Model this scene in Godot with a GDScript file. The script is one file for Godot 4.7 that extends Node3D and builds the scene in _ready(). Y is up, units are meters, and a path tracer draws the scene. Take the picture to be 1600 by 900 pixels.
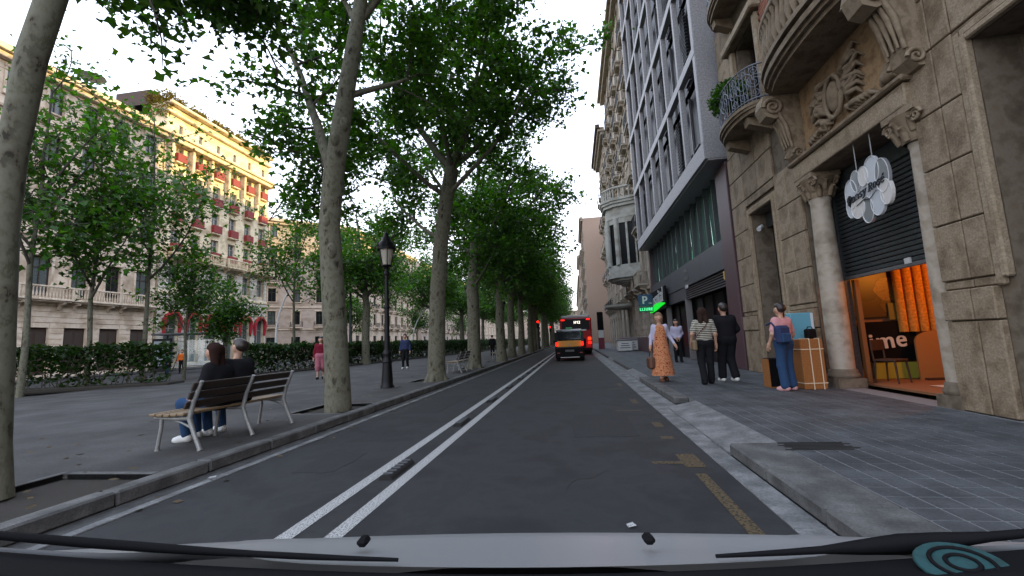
extends Node3D

var M := {}
var used := {}
var rng := RandomNumberGenerator.new()
var mesh_cache := {}

class MB:
	var v := PackedVector3Array()
	var n := PackedVector3Array()
	var c := PackedColorArray()
	var ix := PackedInt32Array()
	var col := Color(1, 1, 1)
	var tinted := false
	func vert(p: Vector3, nn: Vector3) -> int:
		v.append(p)
		n.append(nn)
		c.append(col)
		return v.size() - 1
	func tri(a: Vector3, b: Vector3, d: Vector3) -> void:
		var nn := (b - a).cross(d - a).normalized()
		var k := v.size()
		vert(a, nn); vert(b, nn); vert(d, nn)
		ix.append_array([k, k + 2, k + 1])
	func quad(a: Vector3, b: Vector3, d: Vector3, e: Vector3) -> void:
		var nn := (b - a).cross(e - a)
		if nn.length_squared() < 1e-14:
			nn = (d - b).cross(e - b)
		nn = nn.normalized()
		var k := v.size()
		vert(a, nn); vert(b, nn); vert(d, nn); vert(e, nn)
		ix.append_array([k, k + 2, k + 1, k, k + 3, k + 2])
	func squad(a: int, b: int, d: int, e: int) -> void:
		ix.append_array([a, d, b, a, e, d])
	func box(p: Vector3, s: Vector3, b := Basis.IDENTITY) -> void:
		var h := s * 0.5
		var q := []
		for i in 8:
			q.append(p + b * Vector3(h.x * (1 if i & 1 else -1), h.y * (1 if i & 2 else -1), h.z * (1 if i & 4 else -1)))
		quad(q[4], q[5], q[7], q[6]); quad(q[1], q[0], q[2], q[3])
		quad(q[5], q[1], q[3], q[7]); quad(q[0], q[4], q[6], q[2])
		quad(q[6], q[7], q[3], q[2]); quad(q[0], q[1], q[5], q[4])
	# box with chamfered edges
	func cbox(p: Vector3, s: Vector3, r: float, b := Basis.IDENTITY) -> void:
		var h := s * 0.5
		r = minf(r, minf(h.x, minf(h.y, h.z)) * 0.9)
		var f := {}
		for i in 8:
			var sg := Vector3(1 if i & 1 else -1, 1 if i & 2 else -1, 1 if i & 4 else -1)
			for a in 3:
				var o := h - Vector3(r, r, r)
				o[a] = h[a]
				f[i * 3 + a] = p + b * (o * sg)
		for a in 3:
			var u := (a + 1) % 3
			var w := (a + 2) % 3
			for sgn in 2:
				var ids := []
				for k in [[0, 0], [1, 0], [1, 1], [0, 1]]:
					ids.append((sgn << a) | (k[0] << u) | (k[1] << w))
				if sgn == 1:
					quad(f[ids[0] * 3 + a], f[ids[1] * 3 + a], f[ids[2] * 3 + a], f[ids[3] * 3 + a])
				else:
					quad(f[ids[3] * 3 + a], f[ids[2] * 3 + a], f[ids[1] * 3 + a], f[ids[0] * 3 + a])
			for su in 2:
				for sw in 2:
					var i0 := (su << u) | (sw << w)
					var i1 := i0 | (1 << a)
					var A: Vector3 = f[i0 * 3 + u]; var B: Vector3 = f[i1 * 3 + u]; var C: Vector3 = f[i1 * 3 + w]; var D: Vector3 = f[i0 * 3 + w]
					if su != sw:
						quad(A, B, C, D)
					else:
						quad(D, C, B, A)
		for i in 8:
			var par := (1 if i & 1 else -1) * (1 if i & 2 else -1) * (1 if i & 4 else -1)
			if par > 0:
				tri(f[i * 3], f[i * 3 + 1], f[i * 3 + 2])
			else:
				tri(f[i * 3 + 2], f[i * 3 + 1], f[i * 3])
	func tube(pts: Array, rad: Array, sides := 8, caps := true, wob := 0.0) -> void:
		var up := Vector3(0.13, 0.37, 0.92)
		var rows := []
		var m := pts.size()
		for i in m:
			var d: Vector3 = (pts[mini(i + 1, m - 1)] - pts[maxi(i - 1, 0)]).normalized()
			var x := d.cross(up)
			if x.length() < 0.05:
				x = d.cross(Vector3(1, 0.1, 0))
			x = x.normalized()
			up = x.cross(d)
			var row := []
			for k in sides:
				var a := TAU * k / sides
				var o := x * cos(a) + up * sin(a)
				var rr: float = rad[i]
				if wob > 0.0:
					rr *= 1.0 + wob * (sin(a * 2.0 + i * 1.7) * 0.6 + sin(a * 3.0 - i * 2.3) * 0.4)
				row.append(vert(pts[i] + o * rr, o))
			rows.append(row)
		for i in m - 1:
			for k in sides:
				var k2 := (k + 1) % sides
				squad(rows[i][k], rows[i + 1][k], rows[i + 1][k2], rows[i][k2])
		if caps:
			for e in [0, m - 1]:
				var dd: Vector3 = (pts[e] - pts[1 if e == 0 else m - 2]).normalized()
				var ctr := vert(pts[e], dd)
				var ring := []
				for k in sides:
					ring.append(vert(v[rows[e][k]], dd))
				for k in sides:
					var k2 := (k + 1) % sides
					if e == 0:
						ix.append_array([ctr, ring[k2], ring[k]])
					else:
						ix.append_array([ctr, ring[k], ring[k2]])
	func lathe(at: Vector3, prof: Array, sides := 16, b := Basis.IDENTITY) -> void:
		var rows := []
		for i in prof.size():
			var p0: Vector2 = prof[maxi(i - 1, 0)]
			var p1: Vector2 = prof[mini(i + 1, prof.size() - 1)]
			var t := (p1 - p0).normalized()
			var row := []
			for k in sides:
				var a := TAU * k / sides
				var nn := Vector3(cos(a) * t.y, -t.x, sin(a) * t.y)
				row.append(vert(at + b * Vector3(cos(a) * prof[i].x, prof[i].y, sin(a) * prof[i].x), b * nn))
			rows.append(row)
		for i in prof.size() - 1:
			for k in sides:
				var k2 := (k + 1) % sides
				squad(rows[i][k], rows[i + 1][k], rows[i + 1][k2], rows[i][k2])
	# polygon (counter-clockwise in x,y) pushed from z0 to z1, seen through the transform
	func prism(poly: PackedVector2Array, z0: float, z1: float, t := Transform3D.IDENTITY) -> void:
		if Geometry2D.is_polygon_clockwise(poly):
			poly.reverse()
		var ids := Geometry2D.triangulate_polygon(poly)
		for i in range(0, ids.size(), 3):
			var q := [poly[ids[i]], poly[ids[i + 1]], poly[ids[i + 2]]]
			if (q[1] - q[0]).cross(q[2] - q[0]) < 0:
				q.reverse()
			tri(t * Vector3(q[0].x, q[0].y, z1), t * Vector3(q[1].x, q[1].y, z1), t * Vector3(q[2].x, q[2].y, z1))
			tri(t * Vector3(q[2].x, q[2].y, z0), t * Vector3(q[1].x, q[1].y, z0), t * Vector3(q[0].x, q[0].y, z0))
		for i in poly.size():
			var p := poly[i]
			var r := poly[(i + 1) % poly.size()]
			quad(t * Vector3(p.x, p.y, z0), t * Vector3(r.x, r.y, z0), t * Vector3(r.x, r.y, z1), t * Vector3(p.x, p.y, z1))
	func ball(p: Vector3, r: Vector3, la := 6, lo := 10) -> void:
		var rows := []
		for i in la + 1:
			var th := PI * i / la
			var row := []
			for k in lo:
				var a := TAU * k / lo
				var o := Vector3(sin(th) * cos(a), -cos(th), sin(th) * sin(a))
				row.append(vert(p + o * r, (o / r).normalized()))
			rows.append(row)
		for i in la:
			for k in lo:
				squad(rows[i][k], rows[i + 1][k], rows[i + 1][(k + 1) % lo], rows[i][(k + 1) % lo])
	func mesh(m: Material) -> ArrayMesh:
		var a := []
		a.resize(Mesh.ARRAY_MAX)
		a[Mesh.ARRAY_VERTEX] = v
		a[Mesh.ARRAY_NORMAL] = n
		if tinted:
			a[Mesh.ARRAY_COLOR] = c
		a[Mesh.ARRAY_INDEX] = ix
		var am := ArrayMesh.new()
		if v.size() > 0:
			am.add_surface_from_arrays(Mesh.PRIMITIVE_TRIANGLES, a)
			am.surface_set_material(0, m)
		return am

func lin(r: float, g: float, b: float) -> Color:
	return Color(r, g, b).linear_to_srgb()

func numbered(called: String) -> String:
	if not used.has(called):
		used[called] = 0
		return called
	used[called] += 1
	return "%s_%03d" % [called, used[called]]

func tag(o: Node, label: String, category: String, group := "") -> Node:
	o.set_meta("label", label)
	o.set_meta("category", category)
	if group != "":
		o.set_meta("group", group)
	return o

func thing(called: String, label: String, category: String, at := Vector3.ZERO, turn := 0.0, group := "") -> Node3D:
	var o := Node3D.new()
	o.name = numbered(called)
	add_child(o)
	o.position = at
	o.rotation.y = turn
	tag(o, label, category, group)
	return o

func part(called: String, mesh: Mesh, parent: Node = null, at := Vector3.ZERO) -> MeshInstance3D:
	var o := MeshInstance3D.new()
	o.name = called if parent else numbered(called)
	o.mesh = mesh
	if parent:
		parent.add_child(o, true)
	else:
		add_child(o)
	o.position = at
	return o

func obj(called: String, mb: MB, m: Material, parent: Node = null, at := Vector3.ZERO) -> MeshInstance3D:
	return part(called, mb.mesh(m), parent, at)

func struct(called: String, mb: MB, m: Material) -> MeshInstance3D:
	var o := obj(called, mb, m)
	o.set_meta("kind", "structure")
	return o

func stuff(o: Node) -> Node:
	o.set_meta("kind", "stuff")
	return o

# one shared box mesh for each size and material
func boxmesh(s: Vector3, m: Material, r := 0.0) -> Mesh:
	var key := [s.snapped(Vector3.ONE * 0.0005), m, r]
	if not mesh_cache.has(key):
		var b := MB.new()
		if r > 0.0:
			b.cbox(Vector3.ZERO, s, r)
		else:
			b.box(Vector3.ZERO, s)
		mesh_cache[key] = b.mesh(m)
	return mesh_cache[key]

func pbox(called: String, parent: Node, p: Vector3, s: Vector3, m: Material, r := 0.0) -> MeshInstance3D:
	return part(called, boxmesh(s, m, r), parent, p)

func copy(o: Node3D, called: String, label: String, at: Vector3, turn: float, group := "") -> Node3D:
	var r: Node3D = o.duplicate()
	r.name = numbered(called)
	add_child(r)
	r.position = at
	r.rotation.y = turn
	r.set_meta("label", label)
	if group != "":
		r.set_meta("group", group)
	return r

func noise_tex(seed_: int, freq: float, lo: float, hi: float, oct := 5, size := 512, kind := FastNoiseLite.TYPE_SIMPLEX_SMOOTH, stops := []) -> NoiseTexture2D:
	var f := FastNoiseLite.new()
	f.seed = seed_
	f.noise_type = kind
	f.frequency = freq
	f.fractal_octaves = oct
	f.fractal_gain = 0.6
	var t := NoiseTexture2D.new()
	t.width = size
	t.height = size
	t.seamless = true
	t.noise = f
	var g := Gradient.new()
	if stops.is_empty():
		g.set_color(0, Color(lo, lo, lo))
		g.set_color(1, Color(hi, hi, hi))
	else:
		g.offsets = PackedFloat32Array(stops.map(func(s): return s[0]))
		g.colors = PackedColorArray(stops.map(func(s): return s[1]))
	t.color_ramp = g
	return t

func mat(key: String, c: Color, rough := 0.8, tex: Texture2D = null, scale := 1.0, bump: Texture2D = null, bump_cm := 0.0, metal := 0.0) -> StandardMaterial3D:
	var m := StandardMaterial3D.new()
	m.resource_name = key
	m.albedo_color = c
	m.roughness = rough
	m.metallic = metal
	if tex:
		m.albedo_texture = tex
		m.uv1_triplanar = true
		m.uv1_world_triplanar = true
		m.uv1_scale = Vector3.ONE * scale
	if bump:
		m.heightmap_enabled = true
		m.heightmap_texture = bump
		m.heightmap_scale = bump_cm
		m.uv1_triplanar = true
		m.uv1_world_triplanar = true
		m.uv1_scale = Vector3.ONE * scale
	M[key] = m
	return m

func overlay(m: StandardMaterial3D, tex: Texture2D, scale: float) -> void:
	m.detail_enabled = true
	m.detail_albedo = tex
	m.detail_blend_mode = BaseMaterial3D.BLEND_MODE_MUL
	m.detail_uv_layer = BaseMaterial3D.DETAIL_UV_2
	m.uv2_triplanar = true
	m.uv2_world_triplanar = true
	m.uv2_scale = Vector3.ONE * scale

func make_materials() -> void:
	var fine := noise_tex(1, 0.03, 0.72, 1.0, 6)
	var coarse := noise_tex(2, 0.008, 0.55, 1.0, 5)
	var grit := noise_tex(3, 0.16, 0.45, 1.0, 3)
	var blotch := noise_tex(4, 0.006, 0.0, 1.0, 6, 512, FastNoiseLite.TYPE_SIMPLEX_SMOOTH, [[0.0, Color(0.7, 0.67, 0.63)], [0.36, Color(0.87, 0.85, 0.82)], [0.5, Color(0.95, 0.94, 0.92)], [0.62, Color(1, 1, 1)], [1.0, Color(0.92, 0.89, 0.84)]])
	var worn := noise_tex(5, 0.05, 0.0, 1.0, 5, 512, FastNoiseLite.TYPE_SIMPLEX_SMOOTH, [[0.0, Color(0.25, 0.26, 0.27)], [0.38, Color(0.45, 0.45, 0.45)], [0.48, Color(0.92, 0.92, 0.92)], [1.0, Color(1, 1, 1)]])
	var bark := noise_tex(6, 0.012, 0.0, 1.0, 5, 512, FastNoiseLite.TYPE_SIMPLEX_SMOOTH, [[0.0, Color(0.25, 0.23, 0.18)], [0.26, Color(0.4, 0.36, 0.29)], [0.285, Color(0.7, 0.68, 0.6)], [0.55, Color(0.85, 0.84, 0.78)], [0.72, Color(0.76, 0.77, 0.68)], [0.78, Color(0.6, 0.6, 0.5)], [1.0, Color(0.95, 0.94, 0.88)]])
	var grain := noise_tex(7, 0.02, 0.6, 1.0, 4, 512)
	var m: StandardMaterial3D
	m = mat("asphalt", lin(0.04, 0.042, 0.046), 0.85, grit, 2.0, grit, 0.4)
	overlay(m, noise_tex(12, 0.012, 0.0, 1.0, 6, 512, FastNoiseLite.TYPE_SIMPLEX_SMOOTH, [[0.0, Color(0.6, 0.6, 0.62)], [0.38, Color(0.8, 0.8, 0.8)], [0.44, Color(0.92, 0.92, 0.9)], [0.62, Color(0.97, 0.97, 0.97)], [0.67, Color(0.84, 0.84, 0.86)], [1.0, Color(1, 0.98, 0.95)]]), 0.16)
	m = mat("promenade", lin(0.1, 0.095, 0.093), 0.9, fine, 1.3, grit, 0.25)
	overlay(m, coarse, 0.14)
	m = mat("paving", lin(0.128, 0.136, 0.147), 0.8, fine, 2.0, grit, 0.15)
	overlay(m, coarse, 0.3)
	m = mat("paving_b", lin(0.121, 0.129, 0.139), 0.8, fine, 2.3, grit, 0.15)
	overlay(m, coarse, 0.3)
	m = mat("joint", lin(0.3, 0.305, 0.31), 0.9, grit, 2.0)
	m = mat("kerb", lin(0.21, 0.207, 0.2), 0.85, fine, 2.4, grit, 0.2)
	overlay(m, coarse, 0.5)
	m = mat("kerb_dark", lin(0.12, 0.118, 0.115), 0.9, fine, 2.4, grit, 0.2)
	overlay(m, coarse, 0.9)
	m = mat("gutter", lin(0.34, 0.345, 0.345), 0.85, fine, 1.7, grit, 0.2)
	overlay(m, coarse, 0.5)
	m = mat("white_paint", lin(0.5, 0.5, 0.49), 0.7, worn, 2.3, grit, 0.2)
	m = mat("yellow_paint", lin(0.1, 0.068, 0.03), 0.85, worn, 1.1)
	m = mat("earth", lin(0.055, 0.045, 0.034), 0.95, grit, 1.2, grit, 1.0)
	m = mat("rubber", lin(0.01, 0.01, 0.01), 0.8)
	m = mat("iron", lin(0.012, 0.012, 0.014), 0.45, null, 1.0, null, 0.0, 0.6)
	m = mat("grille", lin(0.03, 0.028, 0.027), 0.7, null, 1.0, null, 0.0, 0.4)
	m = mat("cast_metal", lin(0.36, 0.36, 0.35), 0.45, fine, 2.0, null, 0.0, 0.35)
	m = mat("white_pole", lin(0.6, 0.6, 0.58), 0.5)
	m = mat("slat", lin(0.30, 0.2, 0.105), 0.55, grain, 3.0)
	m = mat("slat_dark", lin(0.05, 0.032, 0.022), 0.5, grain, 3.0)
	m = mat("bark", lin(0.205, 0.2, 0.172), 0.9, bark, 1.1, bark, 0.6)
	m.uv1_scale = Vector3(0.85, 0.42, 0.85)
	m = mat("twig", lin(0.11, 0.095, 0.075), 0.9, grain, 1.3)
	m = mat("leaf", Color(1, 1, 1), 0.5)
	m.vertex_color_use_as_albedo = true
	m.backlight_enabled = true
	m.backlight = Color(0.9, 1.0, 0.3)
	m = mat("stone", lin(0.345, 0.268, 0.183), 0.88, blotch, 0.55, grit, 0.25)
	overlay(m, fine, 1.6)
	m = mat("stone_b", lin(0.285, 0.218, 0.145), 0.88, blotch, 0.63, grit, 0.25)
	overlay(m, fine, 1.9)
	m = mat("stone_c", lin(0.385, 0.305, 0.21), 0.88, blotch, 0.5, grit, 0.25)
	overlay(m, fine, 1.4)
	m = mat("stone_dark", lin(0.15, 0.12, 0.088), 0.9, blotch, 0.8, grit, 0.3)
	m = mat("column", lin(0.36, 0.31, 0.25), 0.6, blotch, 0.7, grit, 0.15)
	m = mat("carved", lin(0.24, 0.185, 0.125), 0.85, blotch, 1.3, grit, 0.5)
	m = mat("old_stone", lin(0.33, 0.29, 0.235), 0.85, blotch, 0.25, grit, 0.4)
	m = mat("bay_stone", lin(0.35, 0.355, 0.33), 0.8, blotch, 0.3)
	m = mat("pale_stone", lin(0.66, 0.54, 0.43), 0.85, blotch, 0.14, grit, 0.4)
	m = mat("pale_trim", lin(0.64, 0.53, 0.42), 0.85, blotch, 0.3)
	m = mat("hotel_stone", lin(0.6, 0.55, 0.48), 0.85, blotch, 0.15, grit, 0.4)
	m = mat("hotel_plaster", lin(0.78, 0.66, 0.47), 0.85, blotch, 0.12)
	m = mat("hotel_trim", lin(0.74, 0.62, 0.44), 0.85, blotch, 0.3)
	m = mat("pink_plaster", lin(0.5, 0.36, 0.27), 0.85, blotch, 0.12)
	m = mat("corner_stone", lin(0.5, 0.41, 0.35), 0.85, blotch, 0.14)
	m = mat("far_plaster", lin(0.42, 0.3, 0.23), 0.85, fine, 0.4)
	m = mat("brown_roof", lin(0.09, 0.055, 0.045), 0.8, fine, 0.6)
	m = mat("glass", lin(0.012, 0.015, 0.018), 0.06)
	m = mat("curtained_glass", lin(0.14, 0.165, 0.165), 0.12, fine, 0.5)
	m = mat("green_glass", lin(0.012, 0.05, 0.034), 0.03)
	m.metallic = 0.85
	m.albedo_color = lin(0.32, 0.6, 0.46)
	m = mat("dark_glass", lin(0.006, 0.007, 0.009), 0.3)
	m.metallic_specular = 0.22
	m = mat("window_frame", lin(0.42, 0.38, 0.33), 0.6)
	m = mat("dark_frame", lin(0.045, 0.028, 0.02), 0.6)
	m = mat("wood_door", lin(0.07, 0.035, 0.022), 0.6, grain, 1.5)
	m = mat("shutter_metal", lin(0.12, 0.135, 0.14), 0.4, fine, 1.0, null, 0.0, 0.5)
	m = mat("plum", lin(0.105, 0.055, 0.062), 0.5, fine, 1.0)
	m = mat("slate_panel", lin(0.075, 0.078, 0.088), 0.5, fine, 0.6)
	m = mat("lattice", lin(0.38, 0.37, 0.375), 0.6, fine, 0.8)
	m = mat("lattice_side", lin(0.36, 0.35, 0.36), 0.6, fine, 0.8)
	m = mat("louver", lin(0.2, 0.2, 0.205), 0.45, null, 1.0, null, 0.0, 0.5)
	m = mat("black", lin(0.006, 0.006, 0.007), 0.7)
	m.metallic_specular = 0.2
	m = mat("red_cloth", lin(0.32, 0.012, 0.02), 0.85)
	m = mat("red_box", lin(0.22, 0.022, 0.02), 0.7)
	m = mat("skin", lin(0.42, 0.24, 0.165), 0.55)
	m = mat("hair", lin(0.02, 0.012, 0.009), 0.45)
	m = mat("cardboard", lin(0.36, 0.135, 0.03), 0.85, fine, 2.0)
	m = mat("strap", lin(0.6, 0.5, 0.36), 0.5)
	m = mat("blue_panel", lin(0.12, 0.33, 0.42), 0.5)
	m = mat("white_plastic", lin(0.55, 0.56, 0.56), 0.5)
	m = mat("red_lamp_off", lin(0.25, 0.01, 0.01), 0.3)

func glow(key: String, c: Color, e: float) -> StandardMaterial3D:
	var m := mat(key, c * 0.3, 0.5)
	m.emission_enabled = true
	m.emission = c
	m.emission_energy_multiplier = e
	return m

func _ready() -> void:
	rng.seed = 7
	var cam := Camera3D.new()
	cam.name = "camera"
	add_child(cam)
	cam.position = Vector3(0, 1.32, 0)
	cam.rotation_degrees = Vector3(7.07, 7.95, -2.5)
	cam.fov = 67.7
	cam.near = 0.03
	cam.far = 2000.0
	cam.current = true
	var we := WorldEnvironment.new()
	we.name = "daylight"
	var env := Environment.new()
	env.background_mode = Environment.BG_SKY
	var sky := Sky.new()
	var sm := ProceduralSkyMaterial.new()
	sm.sky_top_color = Color(0.86, 0.91, 1.0)
	sm.sky_horizon_color = Color(1.0, 0.985, 0.975)
	sm.sky_curve = 0.2
	sm.ground_bottom_color = Color(0.25, 0.25, 0.26)
	sm.ground_horizon_color = Color(0.8, 0.8, 0.8)
	sm.sky_energy_multiplier = 1.35
	sky.sky_material = sm
	env.sky = sky
	env.tonemap_mode = Environment.TONE_MAPPER_LINEAR
	env.tonemap_exposure = 1.42
	env.sdfgi_enabled = true
	env.ssao_enabled = true
	env.ssil_enabled = true
	we.environment = env
	add_child(we)
	var sun := DirectionalLight3D.new()
	sun.name = "evening_sun"
	sun.light_energy = 1.6
	sun.light_color = Color(1.0, 0.88, 0.52)
	sun.light_angular_distance = 0.6
	sun.shadow_enabled = true
	add_child(sun)
	sun.look_at_from_position(Vector3.ZERO, -Vector3(0.9, 0.165, -0.34))
	make_materials()
	make_ground()
	make_stone_building()
	make_modern_building()
	make_right_row()
	make_left_row()
	make_trees()
	make_hedges()
	make_street_furniture()
	make_vehicles()
	make_people()
	make_own_car()

# ---------------------------------------------------------------- helpers for walls
# rectangle w x h in the local x,y plane with rectangular openings [x, y, w, h]; reveals go back by depth
func holed(mb: MB, x0: float, y0: float, w: float, h: float, holes: Array, depth: float, t := Transform3D.IDENTITY) -> void:
	var xs := [x0, x0 + w]
	var ys := [y0, y0 + h]
	for o in holes:
		for q in [o[0], o[0] + o[2]]:
			xs.append(clampf(q, x0, x0 + w))
		for q in [o[1], o[1] + o[3]]:
			ys.append(clampf(q, y0, y0 + h))
	xs.sort()
	ys.sort()
	for j in ys.size() - 1:
		if ys[j + 1] - ys[j] < 1e-4:
			continue
		var run := -1.0
		var start := 0.0
		var my: float = (ys[j] + ys[j + 1]) / 2
		for i in xs.size() - 1:
			if xs[i + 1] - xs[i] < 1e-4:
				continue
			var mx: float = (xs[i] + xs[i + 1]) / 2
			var open := false
			for o in holes:
				if mx > o[0] and mx < o[0] + o[2] and my > o[1] and my < o[1] + o[3]:
					open = true
					break
			if open:
				if run > -0.5:
					_q(mb, t, start, ys[j], xs[i], ys[j + 1])
				run = -1.0
			elif run < -0.5:
				run = 1.0
				start = xs[i]
		if run > -0.5:
			_q(mb, t, start, ys[j], x0 + w, ys[j + 1])
	for o in holes:
		var a := Vector3(o[0], o[1], 0)
		var b := Vector3(o[0] + o[2], o[1], 0)
		var c := Vector3(o[0] + o[2], o[1] + o[3], 0)
		var d := Vector3(o[0], o[1] + o[3], 0)
		var k := Vector3(0, 0, -depth)
		mb.quad(t * a, t * (a + k), t * (d + k), t * d)
		mb.quad(t * (b + k), t * b, t * c, t * (c + k))
		mb.quad(t * d, t * (d + k), t * (c + k), t * c)
		if o[1] > y0 + 1e-3:
			mb.quad(t * (a + k), t * a, t * b, t * (b + k))

func _q(mb: MB, t: Transform3D, xa: float, ya: float, xb: float, yb: float) -> void:
	mb.quad(t * Vector3(xa, ya, 0), t * Vector3(xb, ya, 0), t * Vector3(xb, yb, 0), t * Vector3(xa, yb, 0))

# sides, back and roof behind a facade of w x h
func shell(mb: MB, x0: float, y0: float, w: float, h: float, d: float) -> void:
	var a := Vector3(x0, y0, 0); var b := Vector3(x0 + w, y0, 0)
	var u := Vector3(0, h, 0); var k := Vector3(0, 0, -d)
	mb.quad(a + k, a, a + u, a + u + k)
	mb.quad(b, b + k, b + k + u, b + u)
	mb.quad(b + k, a + k, a + k + u, b + k + u)
	mb.quad(a + u, b + u, b + u + k, a + u + k)

# window with frame and pane, base corner at (x, y) in the wall plane, set back
func window(parent: Node3D, x: float, y: float, w: float, h: float, back := 0.18, frame := "window_frame", pane := "glass", rows := 2, cols := 2) -> MeshInstance3D:
	var key := ["window", snappedf(w, 0.01), snappedf(h, 0.01), frame, rows, cols]
	if not mesh_cache.has(key):
		var mb := MB.new()
		var e := 0.07
		mb.box(Vector3(e / 2, h / 2, 0), Vector3(e, h, 0.07)); mb.box(Vector3(w - e / 2, h / 2, 0), Vector3(e, h, 0.07))
		mb.box(Vector3(w / 2, e / 2, 0), Vector3(w - 2 * e, e, 0.07)); mb.box(Vector3(w / 2, h - e / 2, 0), Vector3(w - 2 * e, e, 0.07))
		for i in range(1, cols):
			mb.box(Vector3(w * i / cols, h / 2, -0.004), Vector3(0.06, h - 2 * e, 0.06))
		for i in range(1, rows):
			mb.box(Vector3(w / 2, h * (0.72 if rows == 2 else float(i) / rows), -0.008), Vector3(w - 2 * e, 0.05, 0.05))
		mesh_cache[key] = mb.mesh(M[frame])
	var f := part("window", mesh_cache[key], parent, Vector3(x, y, -back))
	pbox("pane", f, Vector3(w / 2, h / 2, -0.045), Vector3(w - 0.02, h - 0.02, 0.012), M[pane])
	return f

# straight stone or iron balcony: slab, top rail, balusters, all joined as the parts the eye picks out
func balcony(parent: Node3D, x: float, y: float, w: float, d: float, style: String, m: Material) -> MeshInstance3D:
	var key := ["balcony", snappedf(w, 0.01), snappedf(d, 0.01), style, m]
	if not mesh_cache.has(key):
		var s := MB.new()
		s.cbox(Vector3(w / 2, 0.08, d / 2), Vector3(w, 0.16, d), 0.03)
		s.cbox(Vector3(w / 2, -0.05, d / 2 - 0.05), Vector3(w - 0.16, 0.1, d - 0.1), 0.03)
		for q in [0.14, 0.86]:
			var poly := PackedVector2Array([Vector2(0, -0.1), Vector2(d * 0.8, -0.1), Vector2(d * 0.75, -0.22), Vector2(d * 0.35, -0.3), Vector2(0.12, -0.6), Vector2(0, -0.65)])
			s.prism(poly, -0.1, 0.1, Transform3D(Basis(Vector3(0, 0, 1), Vector3(0, 1, 0), Vector3(-1, 0, 0)), Vector3(w * q, 0, 0)))
		var r := MB.new()
		var top := 1.0
		if style == "stone":
			r.cbox(Vector3(w / 2, top, d - 0.08), Vector3(w, 0.12, 0.16), 0.02)
			r.box(Vector3(0.08, top, d / 2 - 0.08), Vector3(0.14, 0.11, d - 0.17)); r.box(Vector3(w - 0.08, top, d / 2 - 0.08), Vector3(0.14, 0.11, d - 0.17))
			for q in [0.09, w - 0.09]:
				r.box(Vector3(q, 0.55, d - 0.09), Vector3(0.17, 0.78, 0.15))
			var k := int((w - 0.4) / 0.2)
			for i in k:
				r.lathe(Vector3(0.2 + (w - 0.4) * (i + 0.5) / k, 0.16, d - 0.08), [Vector2(0.05, 0), Vector2(0.07, 0.25), Vector2(0.03, 0.55), Vector2(0.05, 0.78)], 6)
		else:
			r.box(Vector3(w / 2, top, d - 0.03), Vector3(w - 0.04, 0.04, 0.05)); r.box(Vector3(w / 2, 0.24, d - 0.03), Vector3(w - 0.04, 0.03, 0.03))
			for q in [0.02, w - 0.02]:
				r.box(Vector3(q, top, d / 2 - 0.03), Vector3(0.04, 0.038, d - 0.06))
			var k := int(w / 0.13)
			for i in k + 1:
				r.box(Vector3(0.03 + (w - 0.06) * i / k, 0.58, d - 0.03), Vector3(0.022, 0.84, 0.022))
			for i in 3:
				for q in [0.02, w - 0.02]:
					r.box(Vector3(q, 0.58, d * (i + 0.4) / 3.2), Vector3(0.022, 0.84, 0.022))
		mesh_cache[key] = [s.mesh(m), r.mesh(m if style == "stone" else M.iron)]
	var b := part("balcony", mesh_cache[key][0], parent, Vector3(x, y, 0))
	part("balustrade" if style == "stone" else "railing", mesh_cache[key][1], b)
	return b

func facade_frame(right_side: bool) -> float:
	return -PI / 2 if right_side else PI / 2

# ---------------------------------------------------------------- ground
func sheet(x0: float, x1: float, z0: float, z1: float, y: float) -> MB:
	var mb := MB.new()
	mb.quad(Vector3(x0, y, z0), Vector3(x1, y, z0), Vector3(x1, y, z1), Vector3(x0, y, z1))
	return mb

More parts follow.
